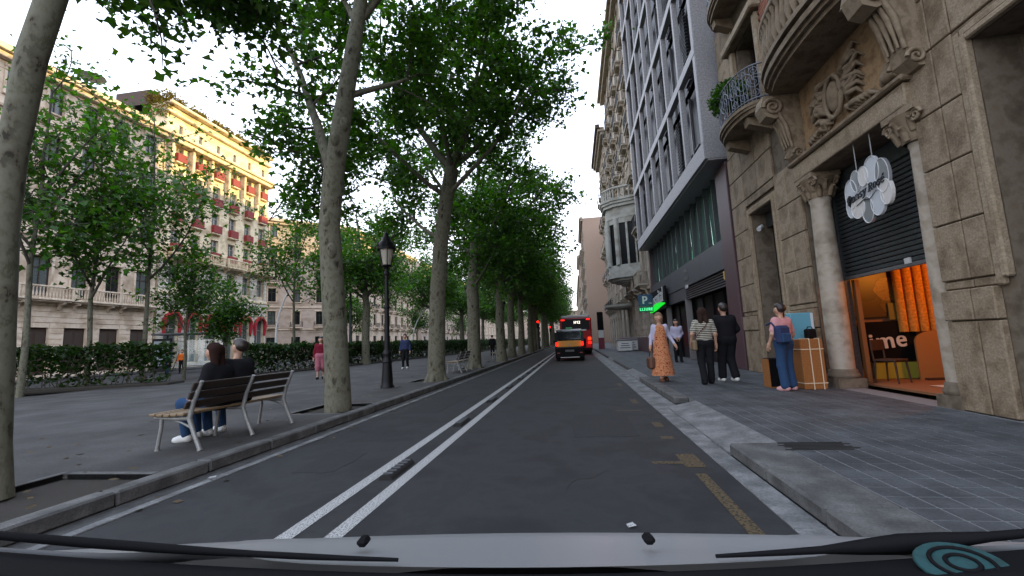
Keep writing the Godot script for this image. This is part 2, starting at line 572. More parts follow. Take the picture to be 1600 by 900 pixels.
func make_ground() -> void:
	struct("ground", sheet(-500, 500, 60, -600, -0.03), M.asphalt)
	var road := struct("road", sheet(-4.2, 2.2, 20, -320, 0.0), M.asphalt)
	var repair := mat("asphalt_repair", lin(0.032, 0.033, 0.036), 0.9, M.asphalt.albedo_texture, 2.6, M.asphalt.albedo_texture, 0.4)
	for q in [[0.35, -6.9, 0.9, 1.7], [-3.1, -9.6, 0.8, 2.6], [-0.6, -15.5, 1.1, 3.2], [-2.9, -4.9, 0.5, 0.8]]:
		var poly := PackedVector2Array()
		for k in 16:
			var c := Vector2(cos(TAU * k / 16), sin(TAU * k / 16))
			c /= maxf(absf(c.x), absf(c.y))
			poly.append(Vector2(q[0] + c.x * q[2] / 2 + 0.03 * sin(k * 5.3), -q[1] + c.y * q[3] / 2 + 0.03 * sin(k * 3.7)))
		var pm := MB.new()
		pm.prism(poly, 0.0005, 0.003, Transform3D(PLAN, Vector3.ZERO))
		obj("repair_patch", pm, repair, road)
	rng.seed = 91
	for i in 9:
		var cm := MB.new()
		var at := Vector2(rng.randf_range(-3.4, 1.2), rng.randf_range(-13.0, -2.8))
		var dir := rng.randf() * TAU
		var lastl := Vector3.ZERO
		var lastr := Vector3.ZERO
		for k in 14:
			dir += rng.randfn() * 0.4
			var stp := Vector2(cos(dir) * 0.35, sin(dir))
			at += stp * 0.13
			var sd := Vector2(-stp.y, stp.x).normalized() * rng.randf_range(0.003, 0.008)
			var l := Vector3(at.x + sd.x, 0.0035, at.y + sd.y)
			var r := Vector3(at.x - sd.x, 0.0035, at.y - sd.y)
			if k > 0:
				cm.quad(lastl, l, r, lastr)
			lastl = l
			lastr = r
		obj("tar_seam", cm, M.rubber, road)
	struct("main_carriageway", sheet(-35.0, -19.2, 40, -320, 0.0), M.asphalt)
	var mb := MB.new()
	mb.quad(Vector3(-60, 0.13, 40), Vector3(-35, 0.13, 40), Vector3(-35, 0.13, -320), Vector3(-60, 0.13, -320))
	mb.quad(Vector3(-35, 0.13, 40), Vector3(-35, -0.03, 40), Vector3(-35, -0.03, -320), Vector3(-35, 0.13, -320))
	struct("far_pavement", mb, M.promenade)
	# tree promenade, with open pits where the kerbside trees stand
	mb = MB.new()
	var pits := []
	for z in kerb_tree_z():
		pits.append([-5.45, -z - 0.62, 1.1, 1.24])
	var t := Transform3D(Basis(Vector3(1, 0, 0), Vector3(0, 0, -1), Vector3(0, 1, 0)), Vector3(0, 0.13, 0))
	var flat := MB.new()
	holed(flat, -19.0, -20, 19.0 - 4.352, 340, pits, 0.07, t)
	struct("promenade", flat, M.promenade)
	for p in pits:
		p[1] = -p[1] - p[3]
	var pit_mb := MB.new()
	for p in pits:
		pit_mb.quad(Vector3(p[0], 0.075, p[1] + p[3]), Vector3(p[0] + p[2], 0.075, p[1] + p[3]), Vector3(p[0] + p[2], 0.075, p[1]), Vector3(p[0], 0.075, p[1]))
	var pe := struct("tree_pit_soil", pit_mb, M.earth)
	for p in pits:
		if p[1] < -30:
			continue
		for q in [[p[0] - 0.04, p[1] + p[3] / 2, 0.08, p[3] + 0.16], [p[0] + p[2] / 2 + 0.02, p[1] - 0.04, p[2] - 0.06, 0.08], [p[0] + p[2] / 2 + 0.02, p[1] + p[3] + 0.04, p[2] - 0.06, 0.08]]:
			pbox("pit_edging", pe, Vector3(q[0], 0.085, q[1]), Vector3(q[2], 0.1, q[3]), M.kerb, 0.008)
	# left kerb: single stones nearby, one run further off
	var left := Node3D.new()
	left.name = "left_kerb"
	add_child(left)
	left.set_meta("kind", "structure")
	for i in 46:
		pbox("kerbstone", left, Vector3(-4.25 + 0.003 * sin(i * 7.0), 0.068 + 0.002 * sin(i * 3.0), 4.0 - i), Vector3(0.2, 0.136, 0.988), M.kerb, 0.018)
	mb = MB.new()
	mb.box(Vector3(-4.25, 0.068, -181.5), Vector3(0.2, 0.136, 278))
	stuff(obj("kerb_run", mb, M.kerb, left))
	# low strip at the foot of the kerb
	mb = sheet(-4.15, -3.935, 8, -200, 0.004)
	struct("left_gutter", mb, M.kerb_dark)
	var strip := Node3D.new()
	strip.name = "left_channel"
	add_child(strip)
	strip.set_meta("kind", "structure")
	for i in 60:
		pbox("channel_stone", strip, Vector3(-3.885, 0.002, 4.0 - i * 0.8), Vector3(0.1, 0.02, 0.79), M.gutter, 0.004)
	mb = sheet(-3.935, -3.835, -44.2, -200, 0.008)
	stuff(obj("channel_run", mb, M.gutter, strip))
	# right side: channel slabs, kerb stones, dropped kerbs
	var rg := Node3D.new()
	rg.name = "right_channel"
	add_child(rg)
	rg.set_meta("kind", "structure")
	for i in 70:
		var z := 3.0 - i * 0.5
		var xr := kerb_x(z)
		pbox("channel_slab", rg, Vector3((1.36 + xr) / 2 - 0.004, 0.001, z), Vector3(xr - 1.36 - 0.01, 0.022, 0.49), M.gutter, 0.004)
	stuff(obj("channel_run", sheet(1.37, 2.0, -32.25, -200, 0.008), M.gutter, rg))
	var rk := Node3D.new()
	rk.name = "right_kerb"
	add_child(rk)
	rk.set_meta("kind", "structure")
	var z := 3.0
	while z > -44.0:
		if not dropped(z - 0.45):
			var xr := kerb_x(z - 0.45)
			pbox("kerbstone", rk, Vector3((xr + 2.07) / 2, 0.066, z - 0.45), Vector3(2.07 - xr, 0.132, 0.885), M.kerb, 0.02)
		z -= 0.9
	mb = MB.new()
	mb.box(Vector3(2.035, 0.066, -122), Vector3(0.07, 0.132, 155))
	stuff(obj("kerb_run", mb, M.kerb, rk))
	for d in [[-5.1, -8.25], [-13.2, -16.8], [-24.0, -27.6]]:
		mb = MB.new()
		var xa := kerb_x(d[0]) + 0.0
		var n := 3
		for i in n:
			var za: float = lerpf(d[0], d[1], float(i) / n) - 0.006
			var zb: float = lerpf(d[0], d[1], float(i + 1) / n) + 0.006
			var r := MB.new()
			r.quad(Vector3(xa, 0.03, za), Vector3(2.07, 0.128, za), Vector3(2.07, 0.128, zb), Vector3(xa, 0.03, zb))
			r.quad(Vector3(xa, 0.0, za), Vector3(xa, 0.03, za), Vector3(xa, 0.03, zb), Vector3(xa, 0.0, zb))
			r.quad(Vector3(xa, 0.0, za), Vector3(2.07, 0.0, za), Vector3(2.07, 0.128, za), Vector3(xa, 0.03, za))
			obj("ramp_slab", r, M.gutter, rk)
	# right pavement: base slab and small square tiles
	mb = MB.new()
	mb.quad(Vector3(2.07, 0.1255, 20), Vector3(5.5, 0.1255, 20), Vector3(5.5, 0.1255, -14), Vector3(2.07, 0.1255, -14))
	mb.quad(Vector3(2.07, 0.0, 20), Vector3(2.07, 0.1255, 20), Vector3(2.07, 0.1255, -14), Vector3(2.07, 0.0, -14))
	var pv := struct("right_pavement", mb, M.joint)
	obj("far_paving", sheet(2.07, 9.0, -14, -320, 0.13), M.paving, pv)
	var kinds := [boxmesh(Vector3(0.184, 0.016, 0.184), M.paving, 0.004), boxmesh(Vector3(0.184, 0.0164, 0.183), M.paving_b, 0.004), boxmesh(Vector3(0.183, 0.0156, 0.184), M.paving, 0.004)]
	var near := []
	var rest := MB.new()
	rng.seed = 11
	for i in 15:
		for j in 85:
			var p := Vector3(2.17 + i * 0.2 + 0.035 * 0, 0.1225 + rng.randf_range(-0.0008, 0.0008), 3.0 - j * 0.2)
			if p.z < -2.2 and p.z > -8.0 and p.x < -p.z * 0.92 + 0.8:
				near.append(p)
			else:
				rest.box(p, Vector3(0.184, 0.016, 0.184))
	near.sort_custom(func(a, b): return a.length() < b.length())
	for k in near.size():
		if k < 300:
			part("tile", kinds[rng.randi() % 3], pv, near[k])
		else:
			rest.box(near[k], Vector3(0.184, 0.016, 0.184))
	stuff(obj("tile_field", rest, M.paving, pv))
	# grille in the pavement
	var gr := thing("drain_grille", "narrow dark slotted drain grille set in the right pavement by the kerb", "drain", Vector3(2.1, 0.131, -4.9))
	for i in 6:
		pbox("slot_bar", gr, Vector3(0.26 + 0.05 * sin(i * 2.1), 0.004, -0.15 + i * 0.055), Vector3(0.62, 0.008, 0.018), M.grille)
	# painted lines
	paint_run("white_line", -2.13, 0.13, 6, -110, "white_paint")
	paint_run("white_line", -1.77, 0.13, 6, -110, "white_paint")
	var yl := Node3D.new()
	yl.name = "yellow_marking"
	add_child(yl)
	yl.set_meta("kind", "structure")
	for a in [[1.1, -3.3, 0.1, 2.3], [1.12, -4.9, 0.2, 0.5], [0.87, -4.82, 0.3, 0.09], [1.1, -5.95, 0.16, 0.14], [1.14, -6.8, 0.13, 0.35], [0.88, -8.1, 0.46, 0.08], [1.12, -9.2, 0.12, 0.6], [0.9, -11.4, 0.46, 0.08], [1.15, -12.4, 0.1, 0.7]]:
		obj("yellow_dash", sheet(a[0] - a[2] / 2, a[0] + a[2] / 2, a[1] + a[3] / 2, a[1] - a[3] / 2, 0.004), M.yellow_paint, yl)
	rng.seed = 61
	var litter := MB.new()
	litter.tinted = true
	for i in 420:
		var lp := Vector3(-4.5 - absf(rng.randfn()) * 2.2, 0.134, rng.randf_range(-34.0, 1.0))
		if i % 4 == 0:
			lp = Vector3(rng.randf_range(-4.14, -3.6), 0.012, rng.randf_range(-30.0, 0.0))
		var a := rng.randf() * TAU
		var e := Vector3(cos(a), 0.1, sin(a)) * rng.randf_range(0.03, 0.06)
		var e2 := Vector3(-sin(a), 0.15, cos(a)) * rng.randf_range(0.02, 0.04)
		litter.col = Color(0.12, 0.075, 0.03) * rng.randf_range(0.5, 1.4)
		litter.quad(lp - e, lp + e2, lp + e, lp - e2)
	var lo := obj("fallen_leaves", litter, M.leaf)
	stuff(lo)
	lo.set_meta("label", "brown fallen leaves scattered along the kerb and promenade")
	for q in [[0.31, -3.25, 0.03, "small white scrap of paper lying on the road near the bonnet"], [-3.93, -4.3, 0.04, "small white scrap lying in the left gutter"]]:
		var sc := thing("paper_scrap", q[3], "litter", Vector3(q[0], 0.012, q[1]), 0.4)
		var sm := MB.new()
		sm.quad(Vector3(-q[2], 0.0, 0.02), Vector3(q[2], 0.006, 0.025), Vector3(q[2] * 0.8, 0.014, -0.02), Vector3(-q[2] * 0.9, 0.004, -0.025))
		obj("scrap", sm, M.white_paint, sc)
	# rubber lane separators between the two white lines
	var sep: Node3D
	var names := ["first", "second", "third", "fourth", "fifth", "sixth", "seventh", "eighth", "ninth", "tenth"]
	for i in 10:
		var zz := -4.55 - i * 2.65
		var lab: String = "%s black rubber lane separator from the camera between the double white lines" % names[i]
		if i == 0:
			sep = thing("lane_separator", lab, "lane separator", Vector3(-1.95, 0.0, zz), 0, "lane separators")
			var b := MB.new()
			var prof := PackedVector2Array([Vector2(-0.075, 0), Vector2(0.075, 0), Vector2(0.06, 0.03), Vector2(0.03, 0.05), Vector2(-0.03, 0.05), Vector2(-0.06, 0.03)])
			b.prism(prof, -0.3, 0.3)
			obj("rubber_body", b, M.rubber, sep)
			for k in 6:
				pbox("rib", sep, Vector3(0, 0.048, -0.24 + k * 0.095), Vector3(0.1, 0.014, 0.035), M.slate_panel, 0.004)
		else:
			copy(sep, "lane_separator", lab, Vector3(-1.95, 0, zz), 0.02 * sin(i * 3.0))

func paint_run(called: String, x: float, w: float, z0: float, z1: float, m: String) -> void:
	struct(called, sheet(x - w / 2, x + w / 2, z0, z1, 0.004), M[m])

func dropped(z: float) -> bool:
	for d in [[-5.1, -8.25], [-13.2, -16.8], [-24.0, -27.6]]:
		if z < d[0] + 0.35 and z > d[1] - 0.35:
			return true
	return false

func kerb_x(z: float) -> float:
	if z > -6.0:
		return 1.58
	if z > -14.0:
		return 1.8
	return 1.98

func kerb_tree_z() -> Array:
	return [-3.4, -8.3, -14.2, -20.4, -26.4, -32.4, -38.4, -44.4, -50.4, -56.4, -63, -70, -77, -85, -93, -102]

const PLAN := Basis(Vector3(1, 0, 0), Vector3(0, 0, -1), Vector3(0, 1, 0))
const SIDE := Basis(Vector3(0, 0, 1), Vector3(0, 1, 0), Vector3(-1, 0, 0))

func bow(w: float, d: float, k := 14, flat := 0.25) -> PackedVector2Array:
	# plan outline of a bowed balcony: chord along x, bulging to +z (written as -y)
	var p := PackedVector2Array()
	for i in k + 1:
		var a := PI * i / k
		var s := pow(maxf(sin(a), 0.0), 0.55)
		p.append(Vector2(w / 2 - cos(a) * w / 2, -d * s))
	return p

func spiral(mb: MB, c: Vector3, r: float, turns: float, u: Vector3, w: Vector3, thick: float, a0 := 0.0) -> void:
	var pts := []
	var rad := []
	var k := int(turns * 12)
	for i in k + 1:
		var f := float(i) / k
		var a := a0 + f * turns * TAU
		pts.append(c + (u * cos(a) + w * sin(a)) * r * (1.0 - 0.85 * f))
		rad.append(thick * (1.0 - 0.4 * f))
	mb.tube(pts, rad, 5)

func make_stone_building() -> void:
	var b := thing("stone_building", "brown stone building with rusticated blocks, marble columns and a carved shop portal", "building", Vector3(5.2, 0.13, -14.0), -PI / 2)
	var holes := [[1.25, 0.0, 1.4, 4.45], [4.0, 0.0, 3.2, 4.4], [8.2, 0.0, 2.3, 4.72], [1.5, 6.45, 1.25, 2.9], [4.85, 6.75, 1.5, 2.9], [8.6, 6.6, 1.4, 2.9], [12.3, 0.0, 2.2, 4.2], [12.6, 6.6, 1.4, 2.9]]
	for row in 3:
		for x in [1.5, 4.95, 8.6, 12.6]:
			holes.append([x, 10.8 + row * 4.0, 1.3, 2.6])
	var mb := MB.new()
	holed(mb, 0, 0, 17, 23.5, holes, 0.5)
	shell(mb, 0, 0, 17, 23.5, 14)
	obj("wall", mb, M.stone_dark, b)
	for h in holes.slice(3):
		if h[1] > 5.0:
			window(b, h[0] + 0.03, h[1], h[2] - 0.06, h[3] - 0.03, 0.36, "dark_frame", "dark_glass")
	# blocks of the ground floor and the courses above it
	var tones := [M.stone, M.stone_b, M.stone_c, M.stone]
	rng.seed = 21
	var lines := [0.0, 1.2, 1.62, 1.74, 2.52, 3.33, 4.11, 4.97, 5.75, 6.55]
	var runs := [[0.02, 0.45], [0.45, 1.05], [2.85, 3.42], [3.42, 3.98], [7.22, 7.68], [7.68, 8.0], [10.72, 11.4], [11.4, 12.1]]
	for j in lines.size() - 1:
		var y0: float = lines[j]
		var y1: float = lines[j + 1]
		for r in runs:
			var out := 0.07
			if j == 1:
				out = 0.11
			elif j == 2:
				out = 0.045
			elif j == 0:
				out = 0.085
			if y0 > 4.9 and r[0] > 2.8 and r[1] < 4.0:
				continue
			pbox("stone_block", b, Vector3((r[0] + r[1]) / 2, (y0 + y1) / 2, out / 2), Vector3(r[1] - r[0] - 0.016, y1 - y0 - 0.018, out), [M.stone, M.stone_b, M.stone_c, M.stone_b, M.stone][(j * 5 + int(r[0] * 7.0) * 3) % 5], 0.012)
	for y in [[4.97, 5.75], [5.75, 6.55]]:
		for r in [[1.05, 1.95], [1.95, 2.85], [8.0, 8.9], [8.9, 9.8], [9.8, 10.72]]:
			pbox("stone_block", b, Vector3((r[0] + r[1]) / 2, (y[0] + y[1]) / 2, 0.034), Vector3(r[1] - r[0] - 0.016, y[1] - y[0] - 0.018, 0.068), tones[rng.randi() % 4], 0.012)
	for r in [[1.05, 2.85], [8.0, 10.72]]:
		pbox("stone_block", b, Vector3((r[0] + r[1]) / 2, 4.85, 0.034), Vector3(r[1] - r[0] - 0.016, 0.2, 0.068), M.stone_b, 0.01)
	# upper storeys in larger slabs
	for j in 16:
		var y := 6.57 + j * 1.05
		var x := 0.02
		var k := 0
		while x < 16.9:
			var w := minf(1.12 + 0.25 * sin(j * 5.0 + k * 3.0), 16.98 - x)
			var hit := false
			for h in holes:
				if x < h[0] + h[2] + 0.16 and x + w > h[0] - 0.16 and y < h[1] + h[3] + 0.2 and y + 1.05 > h[1] - 0.05:
					hit = true
			if not hit:
				pbox("stone_block", b, Vector3(x + w / 2, y + 0.52, 0.024), Vector3(w - 0.012, 1.036, 0.048), tones[(j * 3 + k) % 4], 0.008)
			x += w
			k += 1
	# mouldings round the doorways
	for d in [[1.25, 1.4, 4.45, 0.2], [8.2, 2.3, 4.72, 0.2]]:
		for e in [[0.0, 0.09, 0.105], [0.09, 0.11, 0.075]]:
			var off: float = e[0] + e[1] / 2
			pbox("door_moulding", b, Vector3(d[0] - off, d[2] / 2 + 0.05 + (0.85 if d[0] > 5 else 0.0), e[2] / 2), Vector3(e[1], d[2] + 0.1 + 2 * e[0] - (1.7 if d[0] > 5 else 0.0), e[2]), M.stone_c, 0.02)
			pbox("door_moulding", b, Vector3(d[0] + d[1] + off, d[2] / 2 + 0.05, e[2] / 2), Vector3(e[1], d[2] + 0.1 + 2 * e[0], e[2]), M.stone_c, 0.02)
			pbox("door_moulding", b, Vector3(d[0] + d[1] / 2, d[2] + off, e[2] / 2 + 0.004), Vector3(d[1] + 2 * e[0] - 0.004, e[1], e[2]), M.stone_c, 0.02)
	# deep reveals and dark doors
	for d in [[8.2, 2.3, 4.72, 1.25]]:
		var rv := MB.new()
		rv.box(Vector3(d[0] - 0.06, d[2] / 2, -0.95), Vector3(0.12, d[2], 0.88))
		rv.box(Vector3(d[0] + d[1] + 0.06, d[2] / 2, -0.95), Vector3(0.12, d[2], 0.88))
		rv.box(Vector3(d[0] + d[1] / 2, d[2] + 0.06, -0.95), Vector3(d[1] + 0.24, 0.12, 0.88))
		obj("door_reveal", rv, M.stone_b, b)
		var dr := pbox("door", b, Vector3(d[0] + d[1] / 2, d[2] / 2, -1.36), Vector3(d[1], d[2], 0.08), M.wood_door)
		for q in [-0.28, 0.28]:
			for yy in [-1.5, -0.3, 1.1]:
				pbox("panel", dr, Vector3(q * d[1] * 0.85, yy, 0.05), Vector3(0.8, 1.0, 0.04), M.dark_frame, 0.015)
	# narrow doorway with a closed roller shutter
	var sh := MB.new()
	sh.box(Vector3(1.95, 4.25, -0.5), Vector3(1.4, 0.4, 0.3))
	var shut := obj("roller_shutter", sh, M.shutter_metal, b)
	shut.set_meta("label", "closed dark roller shutter of the narrow doorway")
	for i in 42:
		pbox("slat", shut, Vector3(1.95, 0.05 + i * 0.096, -0.52), Vector3(1.38, 0.088, 0.03), M.shutter_metal, 0.012)
	var lamp := MB.new()
	lamp.tube([Vector3(1.32, 4.1, -0.2), Vector3(1.5, 4.05, -0.12), Vector3(1.62, 3.95, 0.02)], [0.03, 0.055, 0.065], 8)
	obj("camera_housing", lamp, M.white_plastic, b)
	# the shop opening: lintel, columns, half-lowered shutter
	pbox("lintel", b, Vector3(5.6, 4.58, 0.03), Vector3(3.3, 0.36, 0.26), M.stone_c, 0.02)
	pbox("lintel_cornice", b, Vector3(5.6, 4.82, 0.06), Vector3(3.46, 0.1, 0.34), M.stone_b, 0.03)
	pbox("lintel_fillet", b, Vector3(5.6, 4.42, 0.05), Vector3(3.2, 0.05, 0.27), M.stone_b, 0.012)
	for x in [4.36, 7.06]:
		var c := MB.new()
		var cr := 0.84 if x < 5.0 else 0.64
		c.lathe(Vector3(x, 0.0, -0.1), [Vector2(0.25 * cr, 0.36), Vector2(0.255 * cr, 1.2), Vector2(0.245 * cr, 2.4), Vector2(0.215 * cr, 3.8), Vector2(0.24 * cr, 3.84), Vector2(0.24 * cr, 3.88), Vector2(0.21 * cr, 3.9)], 24)
		var col := obj("column", c, M.column, b)
		var base := MB.new()
		base.box(Vector3(x, 0.09, -0.1), Vector3(0.66 * cr, 0.18, 0.6 * cr))
		base.lathe(Vector3(x, 0.18, -0.1), [Vector2(0.3 * cr, 0.0), Vector2(0.325 * cr, 0.03), Vector2(0.325 * cr, 0.07), Vector2(0.285 * cr, 0.1), Vector2(0.295 * cr, 0.14), Vector2(0.26 * cr, 0.18)], 24)
		obj("base", base, M.stone_dark, col)
		var cap := MB.new()
		cap.lathe(Vector3(x, 3.88, -0.1), [Vector2(0.21, 0.0), Vector2(0.22, 0.12), Vector2(0.26, 0.28), Vector2(0.33, 0.42)], 20)
		cap.box(Vector3(x, 4.345, -0.1), Vector3(0.64, 0.1, 0.56))
		for k in 14:
			var a := TAU * k / 14
			var o := Vector3(cos(a), 0, sin(a))
			var low := 0.0 if k % 2 else 0.13
			cap.tube([Vector3(x, 3.9 + low, -0.1) + o * 0.22, Vector3(x, 4.02 + low, -0.1) + o * 0.255, Vector3(x, 4.1 + low, -0.1) + o * 0.31, Vector3(x, 4.07 + low, -0.1) + o * 0.35], [0.045, 0.055, 0.045, 0.02], 5)
		for s in [-1, 1]:
			spiral(cap, Vector3(x + 0.27 * s, 4.2, 0.12), 0.1, 1.8, Vector3(s, 0, 0), Vector3(0, 1, 0), 0.03)
			spiral(cap, Vector3(x + 0.27 * s, 4.2, -0.3), 0.1, 1.8, Vector3(s, 0, 0), Vector3(0, 1, 0), 0.03)
		obj("capital", cap, M.carved, col)
	var sb := MB.new()
	sb.box(Vector3(5.6, 4.2, -0.62), Vector3(3.18, 0.36, 0.3))
	sb.box(Vector3(4.08, 2.1, -0.52), Vector3(0.14, 4.2, 0.12))
	sb.box(Vector3(7.16, 2.1, -0.52), Vector3(0.08, 4.2, 0.12))
	var s2 := obj("shop_shutter", sb, M.shutter_metal, b)
	s2.set_meta("label", "half-lowered grey roller shutter of the shop")
	for i in 21:
		pbox("slat", s2, Vector3(5.63, 2.27 + i * 0.089, -0.52), Vector3(2.96, 0.074, 0.034), M.shutter_metal, 0.014)
	pbox("bottom_rail", s2, Vector3(5.63, 2.19, -0.52), Vector3(2.96, 0.07, 0.05), M.louver, 0.01)
	pbox("lock_plate", s2, Vector3(5.9, 2.26, -0.488), Vector3(0.14, 0.1, 0.02), M.white_plastic)
	# rooms behind the opening
	var room := MB.new()
	room.box(Vector3(5.7, 0.02, -2.9), Vector3(4.7, 0.04, 4.6))
	room.box(Vector3(3.42, 1.85, -2.9), Vector3(0.12, 3.7, 4.6))
	room.box(Vector3(8.0, 1.85, -2.9), Vector3(0.12, 3.7, 4.6))
	room.box(Vector3(5.7, 1.85, -5.15), Vector3(4.46, 3.7, 0.12))
	room.box(Vector3(5.7, 3.76, -2.9), Vector3(4.7, 0.12, 4.6))
	obj("shop_room", room, mat("shop_wall", lin(0.24, 0.11, 0.05), 0.7, null), b)
	pbox("shutter_back", b, Vector3(5.63, 3.2, -0.56), Vector3(2.96, 2.0, 0.02), M.black)
	pbox("shop_jamb", b, Vector3(4.17, 1.1, -0.66), Vector3(0.1, 2.1, 0.08), mat("jamb_wood", lin(0.2, 0.085, 0.03), 0.5))
	# carved cartouche above the lintel, between the corbels
	var ct := MB.new()
	ct.ball(Vector3(5.6, 5.5, 0.1), Vector3(0.17, 0.3, 0.1), 8, 14)
	var ring := []
	var rr := []
	for i in 25:
		var a := TAU * i / 24
		ring.append(Vector3(5.6 + cos(a) * 0.25, 5.5 + sin(a) * 0.4, 0.12))
		rr.append(0.045 + 0.012 * sin(i * 2.0))
	ct.tube(ring, rr, 6, false)
	rng.seed = 5
	for i in 34:
		var s := 1.0 if i % 2 else -1.0
		var y := rng.randf_range(4.95, 6.0)
		var x := 5.6 + s * rng.randf_range(0.22, 0.34)
		var l := rng.randf_range(0.18, 0.5)
		var up := rng.randf_range(-0.5, 0.7)
		ct.tube([Vector3(x, y, 0.04), Vector3(x + s * l * 0.45, y + up * l * 0.5, 0.14), Vector3(x + s * l * 0.9, y + up * l + 0.06 * s, 0.1), Vector3(x + s * l, y + up * l - 0.05, 0.02)], [0.05, 0.065, 0.04, 0.015], 5)
	for i in 14:
		var s := 1.0 if i % 2 else -1.0
		var f := i / 14.0
		ct.tube([Vector3(5.6 + s * (0.2 + f * 0.7), 4.92 + 0.15 * (1 - f), 0.03), Vector3(5.6 + s * (0.3 + f * 0.7), 5.02 + 0.1 * (1 - f), 0.12), Vector3(5.6 + s * (0.42 + f * 0.7), 4.94, 0.03)], [0.04, 0.06, 0.02], 5)
	obj("carved_cartouche", ct, M.carved, b)
	var hd := MB.new()
	for q in [[0, 0, 0.1, 0.11], [0.11, -0.02, 0.07, 0.08], [-0.11, -0.03, 0.07, 0.08], [0.0, 0.13, 0.06, 0.09], [0.17, -0.12, 0.05, 0.06]]:
		hd.ball(Vector3(6.92 + q[0], 5.05 + q[1], q[2]), Vector3.ONE * q[3], 6, 8)
	obj("carved_head", hd, M.carved, b)
	pbox("frieze_panel", b, Vector3(5.6, 5.62, 0.012), Vector3(3.1, 1.46, 0.024), mat("frieze", lin(0.33, 0.215, 0.115), 0.9, M.stone.albedo_texture, 0.9))
	# scroll corbels carrying the bowed balcony
	for x in [4.18, 7.4]:
		var cb := MB.new()
		var prof := PackedVector2Array([Vector2(0.0, 6.32), Vector2(0.76, 6.32), Vector2(0.82, 6.1), Vector2(0.74, 5.86), Vector2(0.56, 5.78), Vector2(0.42, 5.84), Vector2(0.36, 5.62), Vector2(0.3, 5.2), Vector2(0.26, 4.95), Vector2(0.14, 4.82), Vector2(0.0, 4.82)])
		cb.prism(prof, -0.17, 0.17, Transform3D(SIDE, Vector3(x, 0, 0)))
		for s in [-0.18, 0.18]:
			spiral(cb, Vector3(x + s, 6.05, 0.58), 0.2, 1.9, Vector3(0, 0, 1), Vector3(0, 1, 0), 0.05)
			spiral(cb, Vector3(x + s, 4.96, 0.17), 0.12, 1.6, Vector3(0, 0, 1), Vector3(0, 1, 0), 0.035)
			cb.tube([Vector3(x + s * 0.9, 5.95, 0.5), Vector3(x + s * 0.9, 5.6, 0.36), Vector3(x + s * 0.9, 5.1, 0.28)], [0.04, 0.05, 0.03], 5)
		for k in 3:
			cb.tube([Vector3(x - 0.1 + 0.1 * k, 5.84, 0.5), Vector3(x - 0.1 + 0.1 * k, 5.6, 0.4), Vector3(x - 0.1 + 0.1 * k, 5.15, 0.32)], [0.035, 0.05, 0.02], 5)
		obj("scroll_corbel", cb, M.carved, b)
	var bal := MB.new()
	var w := 3.9
	for e in [[1.02, 6.33, 6.42], [1.12, 6.42, 6.5], [1.2, 6.5, 6.62], [1.1, 6.62, 6.7], [1.25, 6.7, 6.8]]:
		var ww: float = w + (e[0] - 1.1) * 1.2
		e[0] *= 0.8
		bal.prism(bow(ww, e[0]), e[1], e[2], Transform3D(PLAN, Vector3(5.98 - ww / 2, 0, 0)))
	var bn := obj("bowed_balcony", bal, M.stone_b, b)
	var rail := MB.new()
	var path := []
	for i in 31:
		var a := PI * i / 30
		path.append(Vector3(5.98 - cos(a) * (w / 2 - 0.05), 7.72, 0.87 * pow(maxf(sin(a), 0.0), 0.55)))
	var rads := []
	for i in path.size():
		rads.append(0.09)
	rail.tube(path, rads, 8)
	obj("handrail", rail, M.stone, bn)
	for i in range(1, 30):
		var p: Vector3 = path[i]
		var key := ["baluster"]
		if not mesh_cache.has(key):
			var bl := MB.new()
			bl.lathe(Vector3.ZERO, [Vector2(0.075, 0), Vector2(0.075, 0.06), Vector2(0.04, 0.1), Vector2(0.085, 0.3), Vector2(0.05, 0.6), Vector2(0.04, 0.74), Vector2(0.07, 0.8), Vector2(0.07, 0.88)], 10)
			mesh_cache[key] = bl.mesh(M.stone_b)
		part("baluster", mesh_cache[key], bn, Vector3(p.x, 6.8, p.z))
	# wrought iron balcony beside it
	iron_balcony(b, 1.15, 6.5, 2.35, 0.88)
	iron_balcony(b, 0.75, 10.5, 2.5, 0.72)
	iron_balcony(b, 0.75, 14.5, 2.5, 0.72)
	# brick panel beside the window
	var bp := MB.new()
	for j in 24:
		for k in 3:
			bp.box(Vector3(3.25 + k * 0.19 + (0.09 if j % 2 else 0.0) - 0.1, 7.4 + j * 0.085, 0.03), Vector3(0.175, 0.07, 0.06))
	stuff(obj("brick_panel", bp, mat("brick", lin(0.26, 0.1, 0.06), 0.9, M.stone.albedo_texture, 1.0), b))
	for x in [[1.3, 0.2], [2.95, 0.2]]:
		pbox("window_pilaster", b, Vector3(x[0], 7.9, 0.07), Vector3(x[1], 2.95, 0.14), M.stone_c, 0.02)
	pbox("window_hood", b, Vector3(2.12, 9.52, 0.14), Vector3(2.2, 0.25, 0.3), M.stone_c, 0.04)
	pbox("cornice", b, Vector3(8.5, 23.3, 0.25), Vector3(17.0, 0.5, 0.6), M.stone_c, 0.05)
	# plant on the iron balcony
	var pl := thing("potted_shrub", "round green shrub in a pot on the wrought iron balcony", "plant", Vector3(4.72, 6.87, -12.25))
	var pot := MB.new()
	pot.lathe(Vector3.ZERO, [Vector2(0.0, 0.0), Vector2(0.16, 0.0), Vector2(0.24, 0.42), Vector2(0.25, 0.46), Vector2(0.2, 0.46), Vector2(0.0, 0.42)], 14)
	obj("pot", pot, mat("clay", lin(0.2, 0.07, 0.035), 0.9), pl)
	var fol := MB.new()
	fol.tinted = true
	rng.seed = 31
	for i in 1700:
		var d := Vector3(rng.randfn(), rng.randfn(), rng.randfn()).normalized() * pow(rng.randf(), 0.4)
		leaf(fol, Vector3(0, 1.02, 0) + d * Vector3(0.52, 0.5, 0.62), 0.1, 0.05, 0.13)
	obj("foliage", fol, M.leaf, pl)
